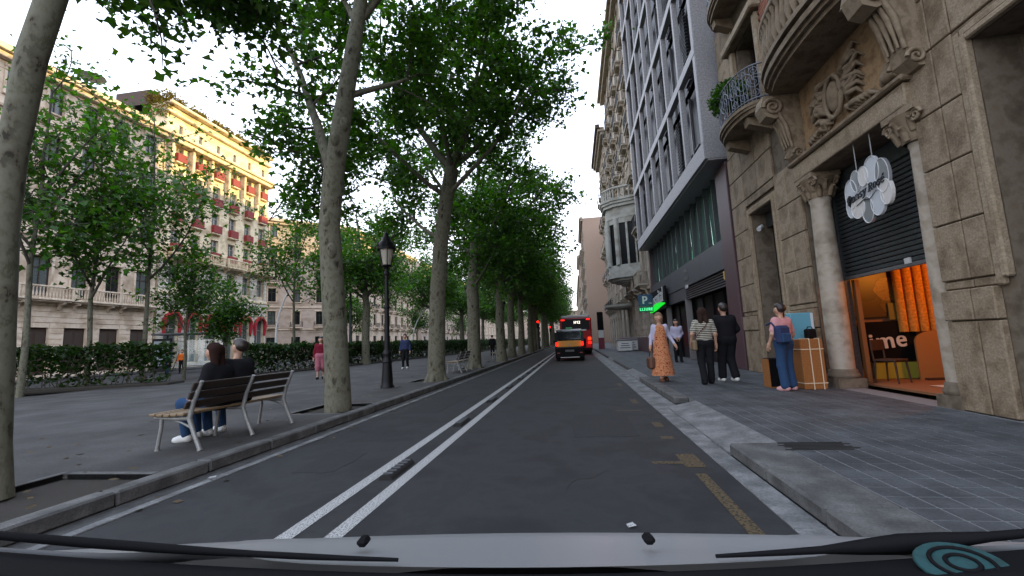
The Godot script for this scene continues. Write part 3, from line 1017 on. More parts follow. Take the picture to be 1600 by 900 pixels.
	make_shop_things()

func iron_balcony(b: Node3D, x: float, y: float, w: float, d: float) -> void:
	var s := MB.new()
	for e in [[d - 0.1, 0.0, 0.1], [d - 0.04, 0.1, 0.17], [d, 0.17, 0.25]]:
		s.prism(bow(w, e[0]), y + e[1], y + e[2], Transform3D(PLAN, Vector3(x, 0, 0)))
	for q in [0.22, 0.78]:
		s.prism(PackedVector2Array([Vector2(0, -0.02), Vector2(d * 0.7, -0.02), Vector2(d * 0.66, -0.2), Vector2(0.16, -0.34), Vector2(0, -0.4)]), -0.13, 0.13, Transform3D(SIDE, Vector3(x + w * q, y, 0)))
	var bn := obj("iron_balcony", s, M.stone_b, b)
	var r := MB.new()
	var top := []
	var low := []
	var rad := []
	var k := 26
	for i in k + 1:
		var a := PI * i / k
		var p := Vector3(x + w / 2 - cos(a) * (w / 2 - 0.06), 0, (d - 0.07) * pow(maxf(sin(a), 0.0), 0.55))
		top.append(p + Vector3(0, y + 1.2, 0))
		low.append(p + Vector3(0, y + 0.34, 0))
		rad.append(0.022)
	r.tube(top, rad, 5)
	r.tube(low, rad, 5)
	for i in k + 1:
		r.tube([low[i] - Vector3(0, 0.1, 0), top[i]], [0.012, 0.012], 4, false)
	for i in [3, 6, 9, 13, 17, 20, 23]:
		var u: Vector3 = (low[i + 1] - low[i - 1]).normalized()
		var c: Vector3 = (low[i] + top[i]) / 2
		spiral(r, c, 0.3 if i in [6, 13, 20] else 0.2, 2.2, u, Vector3.UP, 0.014)
		spiral(r, c + Vector3(0, 0.28, 0), 0.11, 1.6, -u, Vector3.UP, 0.012)
		spiral(r, c - Vector3(0, 0.28, 0), 0.11, 1.6, -u, Vector3.DOWN, 0.012)
	obj("railing", r, mat("grey_iron", lin(0.15, 0.165, 0.19), 0.5, null, 1.0, null, 0.0, 0.3) if not M.has("grey_iron") else M.grey_iron, bn)

func text(called: String, parent: Node3D, s: String, h: float, depth: float, m: Material, t: Transform3D, serif := false, italic := false) -> MeshInstance3D:
	var tm := TextMesh.new()
	var f := SystemFont.new()
	f.font_names = PackedStringArray(["Droid Serif" if serif else "Droid Sans"])
	f.font_weight = 700 if not serif else 400
	f.font_italic = italic
	tm.font = f
	tm.text = s
	tm.font_size = 32
	tm.pixel_size = h / 32.0
	tm.depth = depth
	tm.curve_step = 1.5
	var o := MeshInstance3D.new()
	o.name = called
	o.mesh = tm
	o.material_override = m
	parent.add_child(o, true)
	o.transform = t
	return o

func make_shop_things() -> void:
	# hanging cloud-shaped sign
	var sg := thing("hanging_sign", "white cloud-shaped shop sign with script lettering hanging under the stone lintel", "sign", Vector3(5.1, 3.12, -7.9), -PI / 2)
	var mb := MB.new()
	var lobes := [[-0.42, 0.62, 0.19, 0.3], [-0.24, 0.82, 0.15, 0.22], [-0.02, 0.84, 0.14, 0.2], [0.22, 0.86, 0.2, 0.28], [0.46, 0.68, 0.18, 0.32], [0.5, 0.36, 0.15, 0.24], [0.26, 0.24, 0.18, 0.25], [-0.02, 0.18, 0.17, 0.26], [-0.28, 0.3, 0.2, 0.22], [-0.48, 0.38, 0.14, 0.24]]
	mb.prism(PackedVector2Array([Vector2(-0.45, 0.3), Vector2(0.48, 0.3), Vector2(0.5, 0.75), Vector2(-0.4, 0.8)]), -0.012, 0.012)
	obj("panel", mb, mat("sign_white", lin(0.5, 0.52, 0.55), 0.25), sg)
	for i in lobes.size():
		var l: Array = lobes[i]
		var poly := PackedVector2Array()
		for k in 20:
			poly.append(Vector2(l[0] + cos(TAU * k / 20) * l[2], l[1] + sin(TAU * k / 20) * l[3]))
		var lb := MB.new()
		lb.prism(poly, -0.02 - 0.004 * (i % 3), 0.018 + 0.004 * (i % 3))
		var lo := obj("lobe", lb, [M.sign_white, mat("sign_silver", lin(0.52, 0.53, 0.55), 0.12, null, 1.0, null, 0.0, 0.6), mat("sign_pearl", lin(0.6, 0.57, 0.54), 0.2)][i % 3], sg)
		var edge := MB.new()
		var pts := []
		var rad := []
		for k in 21:
			pts.append(Vector3(l[0] + cos(TAU * k / 20) * (l[2] - 0.008), l[1] + sin(TAU * k / 20) * (l[3] - 0.008), 0.028))
			rad.append(0.008)
		edge.tube(pts, rad, 4, false)
		obj("rim", edge, M.white_plastic, lo)
	for x in [-0.2, 0.26]:
		var c := MB.new()
		c.tube([Vector3(x, 1.02, 0), Vector3(x, 1.6, 0)], [0.012, 0.012], 5)
		obj("chain", c, M.louver, sg)
	var sh := Basis(Vector3(1, 0.12, 0), Vector3(0.22, 1, 0), Vector3(0, 0, 1))
	var ink := mat("sign_ink", lin(0.012, 0.014, 0.02), 0.5)
	sg.scale = Vector3.ONE * 0.9
	text("lettering", sg, "Pansy Rosé", 0.2, 0.02, ink, Transform3D(sh, Vector3(0.0, 0.55, 0.04)), true, true)
	var fl := MB.new()
	fl.tube([Vector3(-0.3, 0.34, 0.035), Vector3(-0.05, 0.4, 0.04), Vector3(0.1, 0.36, 0.04), Vector3(0.3, 0.46, 0.035)], [0.006, 0.012, 0.008, 0.004], 5)
	obj("flourish", fl, ink, sg)
	# wall posters, curtain, panel, chair and lamp in the shop
	var p1 := thing("food_poster", "dark poster with a food picture high on the shop wall", "poster", Vector3(6.62, 2.0, -10.445))
	pbox("board", p1, Vector3(0, 0, 0), Vector3(1.05, 1.0, 0.03), mat("poster_brown", lin(0.055, 0.03, 0.012), 0.4))
	for q in [[-0.2, 0.08, 0.24, "poster_dish", Color(0.03, 0.015, 0.008)], [0.22, 0.1, 0.27, "poster_bun", Color(0.2, 0.12, 0.04)], [0.2, -0.25, 0.17, "poster_sauce", Color(0.1, 0.06, 0.02)]]:
		var d := MB.new()
		var poly := PackedVector2Array()
		for k in 18:
			poly.append(Vector2(q[0] + cos(TAU * k / 18) * q[2] * (1 + 0.1 * sin(k * 2.2)), q[1] + sin(TAU * k / 18) * q[2] * 0.95))
		d.prism(poly, 0.015, 0.019 + 0.003 * q[2])
		obj("picture", d, mat(q[3], lin(q[4].r, q[4].g, q[4].b), 0.4, M.stone.albedo_texture, 4.0), p1)
	var p2 := thing("logo_board", "black advertising board with white lettering and a yellow-green foot", "poster", Vector3(6.68, 0.19, -10.40))
	pbox("board", p2, Vector3(0, 0.78, 0), Vector3(1.1, 0.86, 0.04), M.black)
	pbox("foot_panel", p2, Vector3(0.1, 0.16, 0.0), Vector3(0.9, 0.34, 0.035), mat("lime", lin(0.36, 0.36, 0.05), 0.6))
	pbox("upper_panel", p2, Vector3(0.32, 1.42, 0.0), Vector3(0.46, 0.36, 0.03), mat("olive", lin(0.14, 0.12, 0.03), 0.6))
	text("lettering", p2, "ime", 0.42, 0.01, M.white_plastic, Transform3D(Basis(Vector3(0, 0, 1), 0.08), Vector3(-0.02, 0.78, 0.027)))
	var cu := thing("orange_curtain", "glowing orange pleated curtain hanging inside the shop", "curtain", Vector3(7.5, 1.15, -10.35))
	var cm := mat("curtain", lin(0.8, 0.36, 0.05), 0.8, M.slat.albedo_texture, 1.4)
	for i in 6:
		var f := MB.new()
		var pts := []
		var n := 9
		for k in n:
			var a := PI * k / (n - 1)
			pts.append(Vector2(-0.52 + i * 0.2 - cos(a) * 0.085, 0.09 * sin(a)))
		for k in n - 1:
			f.quad(Vector3(pts[k].x, 0.02, pts[k].y), Vector3(pts[k + 1].x, 0.0, pts[k + 1].y), Vector3(pts[k + 1].x, 1.75, pts[k + 1].y), Vector3(pts[k].x, 1.75, pts[k].y))
		obj("pleat", f, cm, cu)
	var rod := MB.new()
	rod.tube([Vector3(-0.65, 1.77, 0.02), Vector3(0.65, 1.77, 0.02)], [0.02, 0.02], 6)
	obj("rod", rod, M.iron, cu)
	var pn := thing("arched_screen", "tan round-topped screen standing below the orange curtain", "screen", Vector3(7.4, 0.17, -10.1))
	var ap := PackedVector2Array([Vector2(-0.42, 0), Vector2(0.42, 0), Vector2(0.42, 0.8)])
	for k in 9:
		ap.append(Vector2(cos(PI * k / 8) * 0.42, 0.8 + sin(PI * k / 8) * 0.2))
	var am := MB.new()
	am.prism(ap, -0.02, 0.02)
	obj("board", am, mat("tan", lin(0.3, 0.15, 0.05), 0.7), pn)
	var foot := MB.new()
	foot.box(Vector3(0, 0.02, 0), Vector3(0.7, 0.04, 0.3))
	obj("foot", foot, M.wood_door, pn)
	var ch := thing("bistro_chair", "dark wooden chair just inside the shop beside the black board", "chair", Vector3(6.25, 0.17, -9.75), 0.5)
	pbox("seat", ch, Vector3(0, 0.45, 0), Vector3(0.42, 0.04, 0.4), M.wood_door, 0.01)
	pbox("backrest", ch, Vector3(0, 0.75, -0.2), Vector3(0.42, 0.22, 0.03), M.wood_door, 0.01)
	for s in [[-1, -1], [1, -1], [-1, 1], [1, 1]]:
		var l := MB.new()
		l.tube([Vector3(0.18 * s[0], 0.44, 0.17 * s[1]), Vector3(0.2 * s[0], 0.0, 0.2 * s[1])], [0.02, 0.014], 6)
		if s[1] < 0:
			l.tube([Vector3(0.18 * s[0], 0.44, -0.19), Vector3(0.19 * s[0], 0.8, -0.21)], [0.018, 0.016], 6)
		obj("leg", l, M.wood_door, ch)
	for q in [[6.7, -9.0, 0.2, 0.3, "larger"], [7.4, -8.9, -0.4, 0.2, "smaller"]]:
		var pp := thing("paper_sheet", "%s white paper sheet lying on the shop floor" % q[4], "paper", Vector3(q[0], 0.172, q[1]), q[2])
		var pm := MB.new()
		pm.quad(Vector3(-q[3], 0.004, 0.12), Vector3(q[3], 0.004, 0.12), Vector3(q[3], 0.006, -0.12), Vector3(-q[3], 0.012, -0.12))
		obj("sheet", pm, M.white_plastic, pp)
	var lp := thing("pendant_lamp", "warm pendant lamp glowing inside the shop", "lamp", Vector3(7.6, 2.6, -8.6))
	var cord := MB.new()
	cord.tube([Vector3(0, 0.1, 0), Vector3(0, 1.2, 0)], [0.008, 0.008], 5)
	obj("cord", cord, M.black, lp)
	var bulb := MB.new()
	bulb.ball(Vector3.ZERO, Vector3(0.09, 0.1, 0.09), 8, 12)
	obj("bulb", bulb, glow("bulb", Color(1.0, 0.72, 0.35), 4.0), lp)
	var om := OmniLight3D.new()
	om.name = "bulb_light"
	om.light_color = Color(1.0, 0.58, 0.2)
	om.light_energy = 2.3
	om.light_size = 0.09
	om.omni_range = 14
	om.omni_attenuation = 2
	om.shadow_enabled = true
	lp.add_child(om)

func make_modern_building() -> void:
	var L := 15.0
	var b := thing("modern_building", "modern office building with a white projecting grid facade over green glass and black entrances", "building", Vector3(5.2, 0.13, -29.2), -PI / 2)
	# local x: 0 at the far end, 15 at the stone building
	var mb := MB.new()
	mb.box(Vector3(L / 2, 14.0, -7.4), Vector3(L - 0.02, 28.0, 14.0))
	obj("core", mb, M.black, b)
	var pil := pbox("plum_pilaster", b, Vector3(14.45, 3.35, -0.17), Vector3(1.05, 6.7, 0.44), M.plum, 0.02)
	pbox("plum_pilaster", b, Vector3(0.25, 3.35, -0.17), Vector3(0.45, 6.7, 0.4), M.plum, 0.02)
	# dark fascia panels
	for i in 5:
		var x0 := 0.5 + i * 2.68
		pbox("fascia_panel", b, Vector3(x0 + 1.34, 3.83, -0.12), Vector3(2.672, 1.0, 0.3), M.slate_panel, 0.006)
	for i in 3:
		pbox("fascia_panel", b, Vector3(0.5 + 2.68 * i + 1.34, 3.045, -0.14), Vector3(2.672, 0.56, 0.28), M.slate_panel, 0.006)
	# louvre over the nearest entrance
	var lv := MB.new()
	lv.box(Vector3(11.2, 3.04, -0.3), Vector3(5.4, 0.6, 0.1))
	var lo := obj("louvre", lv, M.black, b)
	for i in 6:
		var s := pbox("slat", lo, Vector3(11.2, 2.8 + i * 0.095, -0.1), Vector3(5.36, 0.03, 0.16), M.louver)
		s.rotation.x = 0.5
	pbox("louvre_end", b, Vector3(13.87, 3.1, 0.0), Vector3(0.09, 0.28, 0.12), mat("brass", lin(0.5, 0.36, 0.1), 0.4))
	# entrances: black recess, posts, glazed doors
	for x in [4.2, 8.42]:
		pbox("post", b, Vector3(x, 1.38, -0.1), Vector3(0.16, 2.76, 0.26), M.louver, 0.01)
	for r in [[0.5, 4.1], [4.3, 8.32], [8.52, 13.9]]:
		var dg := pbox("entrance", b, Vector3((r[0] + r[1]) / 2, 1.36, -0.38), Vector3(r[1] - r[0] - 0.02, 2.72, 0.04), M.dark_glass)
		var n := int((r[1] - r[0]) / 1.25)
		for i in n + 1:
			pbox("mullion", dg, Vector3(-(r[1] - r[0]) / 2 + 0.05 + (r[1] - r[0] - 0.1) * i / n, 0, 0.04), Vector3(0.05, 2.7, 0.05), M.black)
	# green glass band
	for i in 14:
		var x := 0.5 + (13.4) * (i + 0.5) / 14
		var p := pbox("glass_pane", b, Vector3(x, 5.56, -0.28), Vector3(0.93, 2.46, 0.02), M.green_glass)
		p.rotation.y = 0.03 * sin(i * 4.1)
		p.rotation.x = 0.02 * sin(i * 2.3)
	for i in 15:
		pbox("glass_fin", b, Vector3(0.5 + 13.4 * i / 14, 5.56, -0.19), Vector3(0.045, 2.46, 0.16), M.slate_panel)
	# projecting white grid
	var x1 := L - 0.05
	var front := 0.62
	var top := 25.0
	mb = MB.new()
	mb.box(Vector3(x1 / 2, 6.82, front / 2 - 0.36), Vector3(x1, 0.06, front + 0.55))
	mb.box(Vector3(x1 + 0.02 - 0.06, 15.9, front / 2 - 0.2), Vector3(0.12, 18.1, front + 0.36))
	mb.box(Vector3(0.06, 15.9, front / 2 - 0.2), Vector3(0.12, 18.1, front + 0.36))
	obj("grid_box", mb, M.lattice_side, b)
	var ys := [7.15, 10.75, 14.45, 18.25, 22.1, 25.0]
	for i in ys.size():
		var h := 0.6 if i == 0 else 0.34
		pbox("grid_band", b, Vector3(x1 / 2, ys[i], front - 0.1), Vector3(x1 - 0.004, h, 0.22), M.lattice, 0.012)
	var n := 7
	for i in n + 1:
		for j in ys.size() - 1:
			var y0: float = ys[j] + (0.3 if j == 0 else 0.17)
			var y1: float = ys[j + 1] - 0.17
			pbox("grid_mullion", b, Vector3(0.14 + (x1 - 0.28) * i / n, (y0 + y1) / 2, front - 0.1), Vector3(0.26 if i in [0, n] else 0.19, y1 - y0 - 0.004, 0.2), M.lattice, 0.012)
	for i in n:
		for j in ys.size() - 1:
			var xa := 0.14 + (x1 - 0.28) * i / n
			var w := (x1 - 0.28) / n
			var y0: float = ys[j] + 0.18
			var y1: float = ys[j + 1] - 0.18
			var f := pbox("window", b, Vector3(xa + w / 2, (y0 + y1) / 2, front - 0.62), Vector3(w - 0.01, y1 - y0, 0.03), M.dark_glass)
			pbox("transom", f, Vector3(0, -(y1 - y0) * 0.18, 0.03), Vector3(w - 0.2, 0.05, 0.05), M.slate_panel)
			pbox("reveal_post", f, Vector3(w * 0.16, 0, 0.05), Vector3(0.07, y1 - y0 - 0.02, 0.08), M.louver)
			var slats := MB.new()
			for k in 22:
				slats.box(Vector3(w * 0.33, -(y1 - y0) / 2 + 0.1 + k * (y1 - y0 - 0.2) / 22.0, 0.12), Vector3(w * 0.3, 0.035, 0.1))
			if (i + j) % 2 == 0:
				stuff(obj("blind", slats, M.slate_panel, f))
	# lettering on the fascia
	for i in 3:
		var t := text("lettering", b, ["PROA", "OFFICE", "i info"][i], 0.2, 0.02, M.white_plastic if i == 2 else M.louver, Transform3D(Basis.IDENTITY, Vector3(8.95, 4.02 - i * 0.36, 0.045)))
	# shop sign over the far entrance
	var gs := thing("green_sign", "black shop fascia sign with white script and a glowing green swoosh", "sign", Vector3(5.02, 2.75, -28.9), -PI / 2)
	pbox("sign_board", gs, Vector3(2.4, 0.6, 0), Vector3(4.9, 1.25, 0.1), M.black, 0.02)
	var sh := Basis(Vector3(1, 0.06, 0), Vector3(0.2, 1, 0), Vector3(0, 0, 1))
	text("lettering", gs, "Hospital", 1.0, 0.03, M.white_plastic, Transform3D(sh, Vector3(2.4, 0.66, 0.07)), true, true)
	var sw := MB.new()
	var poly := PackedVector2Array()
	for i in 11:
		var f := i / 10.0
		poly.append(Vector2(0.1 + f * 4.6, 0.16 + 0.2 * sin(f * PI) + 0.14 * f))
	for i in 11:
		var f := 1.0 - i / 10.0
		poly.append(Vector2(0.1 + f * 4.6, -0.02 - 0.12 * sin(f * PI) * (1 - f) + 0.26 * f))
	sw.prism(poly, 0.05, 0.09)
	obj("swoosh", sw, glow("green_glow", Color(0.02, 0.85, 0.16), 0.75), gs)
	var gl := AreaLight3D.new()
	gl.name = "swoosh_light"
	gl.area_size = Vector2(4.4, 0.3)
	gl.light_color = Color(0.05, 1.0, 0.2)
	gl.light_energy = 0.5
	gl.shadow_enabled = true
	gs.add_child(gl)
	gl.position = Vector3(2.4, 0.1, 0.12)
	gl.rotation.y = PI
	# parking sign on a bracket
	var ps := thing("parking_sign", "blue parking sign with a white P over a green lettered panel", "sign", Vector3(4.5, 2.75, -27.6))
	pbox("blue_panel", ps, Vector3(0, 0.74, 0), Vector3(0.86, 0.72, 0.14), mat("sign_blue", lin(0.012, 0.06, 0.13), 0.4), 0.02)
	text("letter", ps, "P", 0.66, 0.02, M.white_plastic, Transform3D(Basis.IDENTITY, Vector3(-0.06, 0.75, 0.08)))
	text("small_letters", ps, "24h", 0.12, 0.02, M.white_plastic, Transform3D(Basis.IDENTITY, Vector3(0.27, 0.55, 0.08)))
	pbox("green_panel", ps, Vector3(0, 0.18, 0), Vector3(0.86, 0.34, 0.14), mat("sign_teal", lin(0.01, 0.1, 0.07), 0.4), 0.02)
	text("green_letters", ps, "LLIURE", 0.24, 0.02, glow("mint", Color(0.35, 1.0, 0.65), 0.9), Transform3D(Basis.IDENTITY, Vector3(0, 0.18, 0.08)))
	var br := MB.new()
	br.tube([Vector3(0.3, 0.9, -0.02), Vector3(0.82, 0.9, -0.02)], [0.03, 0.03], 6)
	obj("bracket", br, M.iron, ps)

# plain storeyed house: wall with openings, windows, balconies, cornice
func house(called: String, label: String, at: Vector3, turn: float, w: float, floors: Array, dep: float, wall: String, trim: String, bays: int, balc: Array, opt := {}) -> Node3D:
	var b := thing(called, label, "building", at, turn)
	var holes := []
	var y := 0.0
	var rows := []
	for f in floors:
		rows.append(y)
		y += f[0]
	var ht := y
	var bw := w / bays
	for j in floors.size():
		for i in bays:
			var ww: float = floors[j][1]
			var hh: float = floors[j][2]
			holes.append([i * bw + (bw - ww) / 2, rows[j] + floors[j][3], ww, hh])
	var mb := MB.new()
	holed(mb, 0, 0, w, ht, holes, 0.3)
	shell(mb, 0, 0, w, ht, dep)
	obj("wall", mb, M[wall], b)
	for j in floors.size():
		for i in bays:
			var h: Array = holes[j * bays + i]
			if floors[j].size() > 4 and floors[j][4] == "door":
				var d := pbox("door", b, Vector3(h[0] + h[2] / 2, h[1] + h[3] / 2, -0.22), Vector3(h[2], h[3], 0.08), M.wood_door)
				pbox("panel", d, Vector3(-h[2] / 4, 0, 0.05), Vector3(h[2] * 0.38, h[3] * 0.8, 0.03), M.dark_frame, 0.01)
				pbox("panel", d, Vector3(h[2] / 4, 0, 0.05), Vector3(h[2] * 0.38, h[3] * 0.8, 0.03), M.dark_frame, 0.01)
			else:
				window(b, h[0], h[1], h[2], h[3], 0.2, opt.get("frame", "window_frame"), opt.get("pane", "glass") if (i * 7 + j * 5) % 4 else ("glass" if opt.get("pane", "") == "curtained_glass" else "curtained_glass"))
			if j > 0:
				pbox("window_surround", b, Vector3(h[0] + h[2] / 2, h[1] + h[3] + 0.12, 0.05), Vector3(h[2] + 0.4, 0.2, 0.12), M[trim], 0.02)
				for s in [-1, 1]:
					pbox("window_surround", b, Vector3(h[0] + h[2] / 2 + s * (h[2] / 2 + 0.09), h[1] + h[3] / 2, 0.035), Vector3(0.16, h[3], 0.09), M[trim], 0.015)
				if balc[j] == "":
					pbox("sill", b, Vector3(h[0] + h[2] / 2, h[1] - 0.07, 0.08), Vector3(h[2] + 0.36, 0.12, 0.18), M[trim], 0.02)
			if balc[j] == "stone" or balc[j] == "iron":
				balcony(b, h[0] - 0.35, rows[j] - 0.02, h[2] + 0.7, 0.7 if balc[j] == "stone" else 0.62, balc[j], M[trim])
		if j > 0:
			pbox("string_course", b, Vector3(w / 2, rows[j] - 0.24, 0.07), Vector3(w, 0.22, 0.16), M[trim], 0.03)
		if balc[j] == "long":
			var k := int(w / 3.4)
			for q in k:
				balcony(b, q * w / k, rows[j] - 0.02, w / k - 0.01, 0.75, "stone", M[trim])
	for e in [[0.0, 0.5, 0.35], [0.35, 0.8, 0.3], [0.65, 0.65, 0.2]]:
		pbox("cornice", b, Vector3(w / 2, ht - 0.5 + e[0], e[1] / 2 + 0.002), Vector3(w + e[1] * 0.8, e[2] + 0.02, e[1]), M[trim], 0.04)
	if opt.get("courses", 0) > 0:
		var st := MB.new()
		var yy := 0.02
		while yy < rows[int(opt.courses)] - 0.45:
			var cuts := [0.02]
			for h in holes:
				if yy < h[1] + h[3] + 0.02 and yy + 0.4 > h[1]:
					cuts.append(h[0] - 0.03)
					cuts.append(h[0] + h[2] + 0.03)
			cuts.append(w - 0.02)
			for c in range(0, cuts.size() - 1, 2):
				if cuts[c + 1] > cuts[c]:
					st.box(Vector3((cuts[c] + cuts[c + 1]) / 2, yy + 0.18, 0.02), Vector3(cuts[c + 1] - cuts[c], 0.35, 0.04))
			yy += 0.4
		stuff(obj("stone_courses", st, M[wall], b))
	return b

func make_right_row() -> void:
	# old house with a stone bay, seen sharply from the side
	var fl := [[4.6, 1.3, 3.2, 0.9], [4.0, 1.2, 2.7, 0.5], [3.9, 1.2, 2.7, 0.4], [3.8, 1.2, 2.6, 0.4], [3.7, 1.2, 2.5, 0.4], [3.5, 1.1, 2.3, 0.4], [3.3, 1.0, 1.8, 0.5], [2.9, 1.0, 1.4, 0.5]]
	var b := house("corner_house", "old ornate stone apartment house with a projecting octagonal bay and stacked balconies", Vector3(5.2, 0.13, -50.0), -PI / 2, 20.7, fl, 14.0, "old_stone", "old_stone", 6, ["", "stone", "iron", "stone", "iron", "iron", "iron", ""], {"frame": "dark_frame", "pane": "dark_glass", "courses": 1})
	pbox("plinth", b, Vector3(10.3, 0.55, 0.06), Vector3(20.6, 1.1, 0.16), M.plum, 0.02)
	# bay: local x 13.. 17.5
	var cx := 15.0
	var oct := PackedVector2Array([Vector2(-2.0, 0), Vector2(-1.35, -1.5), Vector2(-0.6, -2.1), Vector2(0.6, -2.1), Vector2(1.35, -1.5), Vector2(2.0, 0)])
	var bay := MB.new()
	for e in [[0.55, 5.2, 5.35], [0.75, 5.35, 5.5], [0.95, 5.5, 5.7], [1.08, 5.7, 6.0], [1.1, 11.3, 11.55], [1.16, 11.55, 11.75], [1.2, 11.75, 11.95]]:
		var q := PackedVector2Array()
		for p in oct:
			q.append(p * e[0])
		bay.prism(q, e[1], e[2], Transform3D(PLAN, Vector3(cx, 0, 0)))
	for e in [[6.0, 6.7], [10.4, 11.3]]:
		bay.prism(oct, e[0], e[1], Transform3D(PLAN, Vector3(cx, 0, 0)))
	for i in oct.size():
		var p := Vector3(cx + oct[i].x * 0.97, 8.55, -oct[i].y * 0.97)
		if i > 0 and i < 5:
			bay.tube([p - Vector3(0, 1.85, 0), p + Vector3(0, 1.85, 0)], [0.2, 0.2], 8)
	var bo := obj("bay_window", bay, M.bay_stone, b)
	for i in 5:
		var p0 := Vector3(cx + oct[i].x * 0.93, 0, -oct[i].y * 0.93)
		var p1 := Vector3(cx + oct[i + 1].x * 0.93, 0, -oct[i + 1].y * 0.93)
		var pn := MB.new()
		pn.quad(p0 + Vector3(0, 6.7, 0), p1 + Vector3(0, 6.7, 0), p1 + Vector3(0, 10.4, 0), p0 + Vector3(0, 10.4, 0))
		var po := obj("pane", pn, M.dark_glass, bo)
		var d := (p1 - p0)
		var fr := MB.new()
		var bas := Basis(d.normalized(), Vector3.UP, d.normalized().cross(Vector3.UP))
		for q in ([0.08, 0.5, 0.92] if i in [0, 4] else [0.08, 0.92]):
			fr.box(p0 + d * q + Vector3(0, 8.55, 0), Vector3(0.16 if q == 0.5 else 0.12, 3.7, 0.22), bas)
		fr.box((p0 + p1) / 2 + Vector3(0, 10.2, 0), Vector3(d.length() - 0.1, 0.4, 0.2), bas)
		obj("frame", fr, M.bay_stone, po)
	for i in 22:
		var f := i / 21.0 * 4.999
		var k := int(f)
		var p := oct[k].lerp(oct[k + 1], f - k)
		pbox("baluster", bo, Vector3(cx + p.x * 1.08, 12.35, -p.y * 1.08), Vector3(0.12, 0.8, 0.12), M.bay_stone, 0.03)
	var rl := MB.new()
	var rp := []
	var rr := []
	for p in oct:
		rp.append(Vector3(cx + p.x * 1.08, 12.8, -p.y * 1.08))
		rr.append(0.11)
	rl.tube(rp, rr, 6)
	obj("handrail", rl, M.bay_stone, bo)
	var r2 := MB.new()
	for e in [[1.2, 3.7, 3.85], [1.35, 3.85, 4.05]]:
		var q := PackedVector2Array()
		for p in oct:
			q.append(p * e[0] * 0.8)
		r2.prism(q, e[1], e[2], Transform3D(PLAN, Vector3(9.5, 0, 0)))
	obj("canopy_slab", r2, M.bay_stone, b)
	var f2 := [[4.6, 1.4, 3.3, 0.2], [3.9, 1.2, 2.6, 0.5], [3.8, 1.2, 2.6, 0.5], [3.7, 1.2, 2.5, 0.4], [3.6, 1.2, 2.4, 0.4], [3.4, 1.1, 2.2, 0.4], [3.0, 1.0, 1.6, 0.5]]
	house("brown_house", "narrow tan apartment house with brown eaves beyond the bay-windowed house", Vector3(5.0, 0.13, -62.0), -PI / 2, 11.8, f2, 14.0, "old_stone", "old_stone", 4, ["", "iron", "iron", "stone", "iron", "iron", ""], {"frame": "dark_frame"})
	pbox("gutter_board", get_node("brown_house"), Vector3(5.9, 26.3, 0.8), Vector3(12.6, 0.5, 0.5), M.brown_roof)
	var f3 := [[5.0, 1.4, 3.3, 0.2], [4.2, 1.2, 2.6, 0.5], [4.1, 1.2, 2.6, 0.5], [4.0, 1.2, 2.5, 0.4], [4.0, 1.2, 2.4, 0.4], [3.8, 1.1, 2.2, 0.4], [3.6, 1.0, 1.6, 0.5]]
	house("orange_house", "far orange-pink apartment house at the end of the right-hand row", Vector3(3.4, 0.13, -122.0), -PI / 2, 24.0, f3, 14.0, "far_plaster", "old_stone", 7, ["", "iron", "iron", "iron", "iron", "iron", ""])
	house("set_back_house", "set-back stone house half hidden past the brown-eaved one", Vector3(10.5, 0.13, -97.0), -PI / 2, 33.0, f2, 12.0, "old_stone", "old_stone", 8, ["", "iron", "", "iron", "", "", ""])
	house("remote_house", "remote long tan house at the very end of the right-hand side", Vector3(3.4, 0.13, -330.0), -PI / 2, 158.0, f2, 14.0, "old_stone", "old_stone", 24, ["", "", "", "", "", "", ""])
	house("tan_house", "tan house between the orange-pink one and the farthest pale one", Vector3(3.6, 0.13, -143.8), -PI / 2, 21.6, f2, 14.0, "old_stone", "old_stone", 6, ["", "iron", "", "iron", "", "", ""])
	house("last_house", "farthest pale house closing the right-hand row of the street", Vector3(3.2, 0.13, -170.0), -PI / 2, 26.0, f3, 14.0, "corner_stone", "old_stone", 7, ["", "iron", "iron", "", "iron", "", ""])

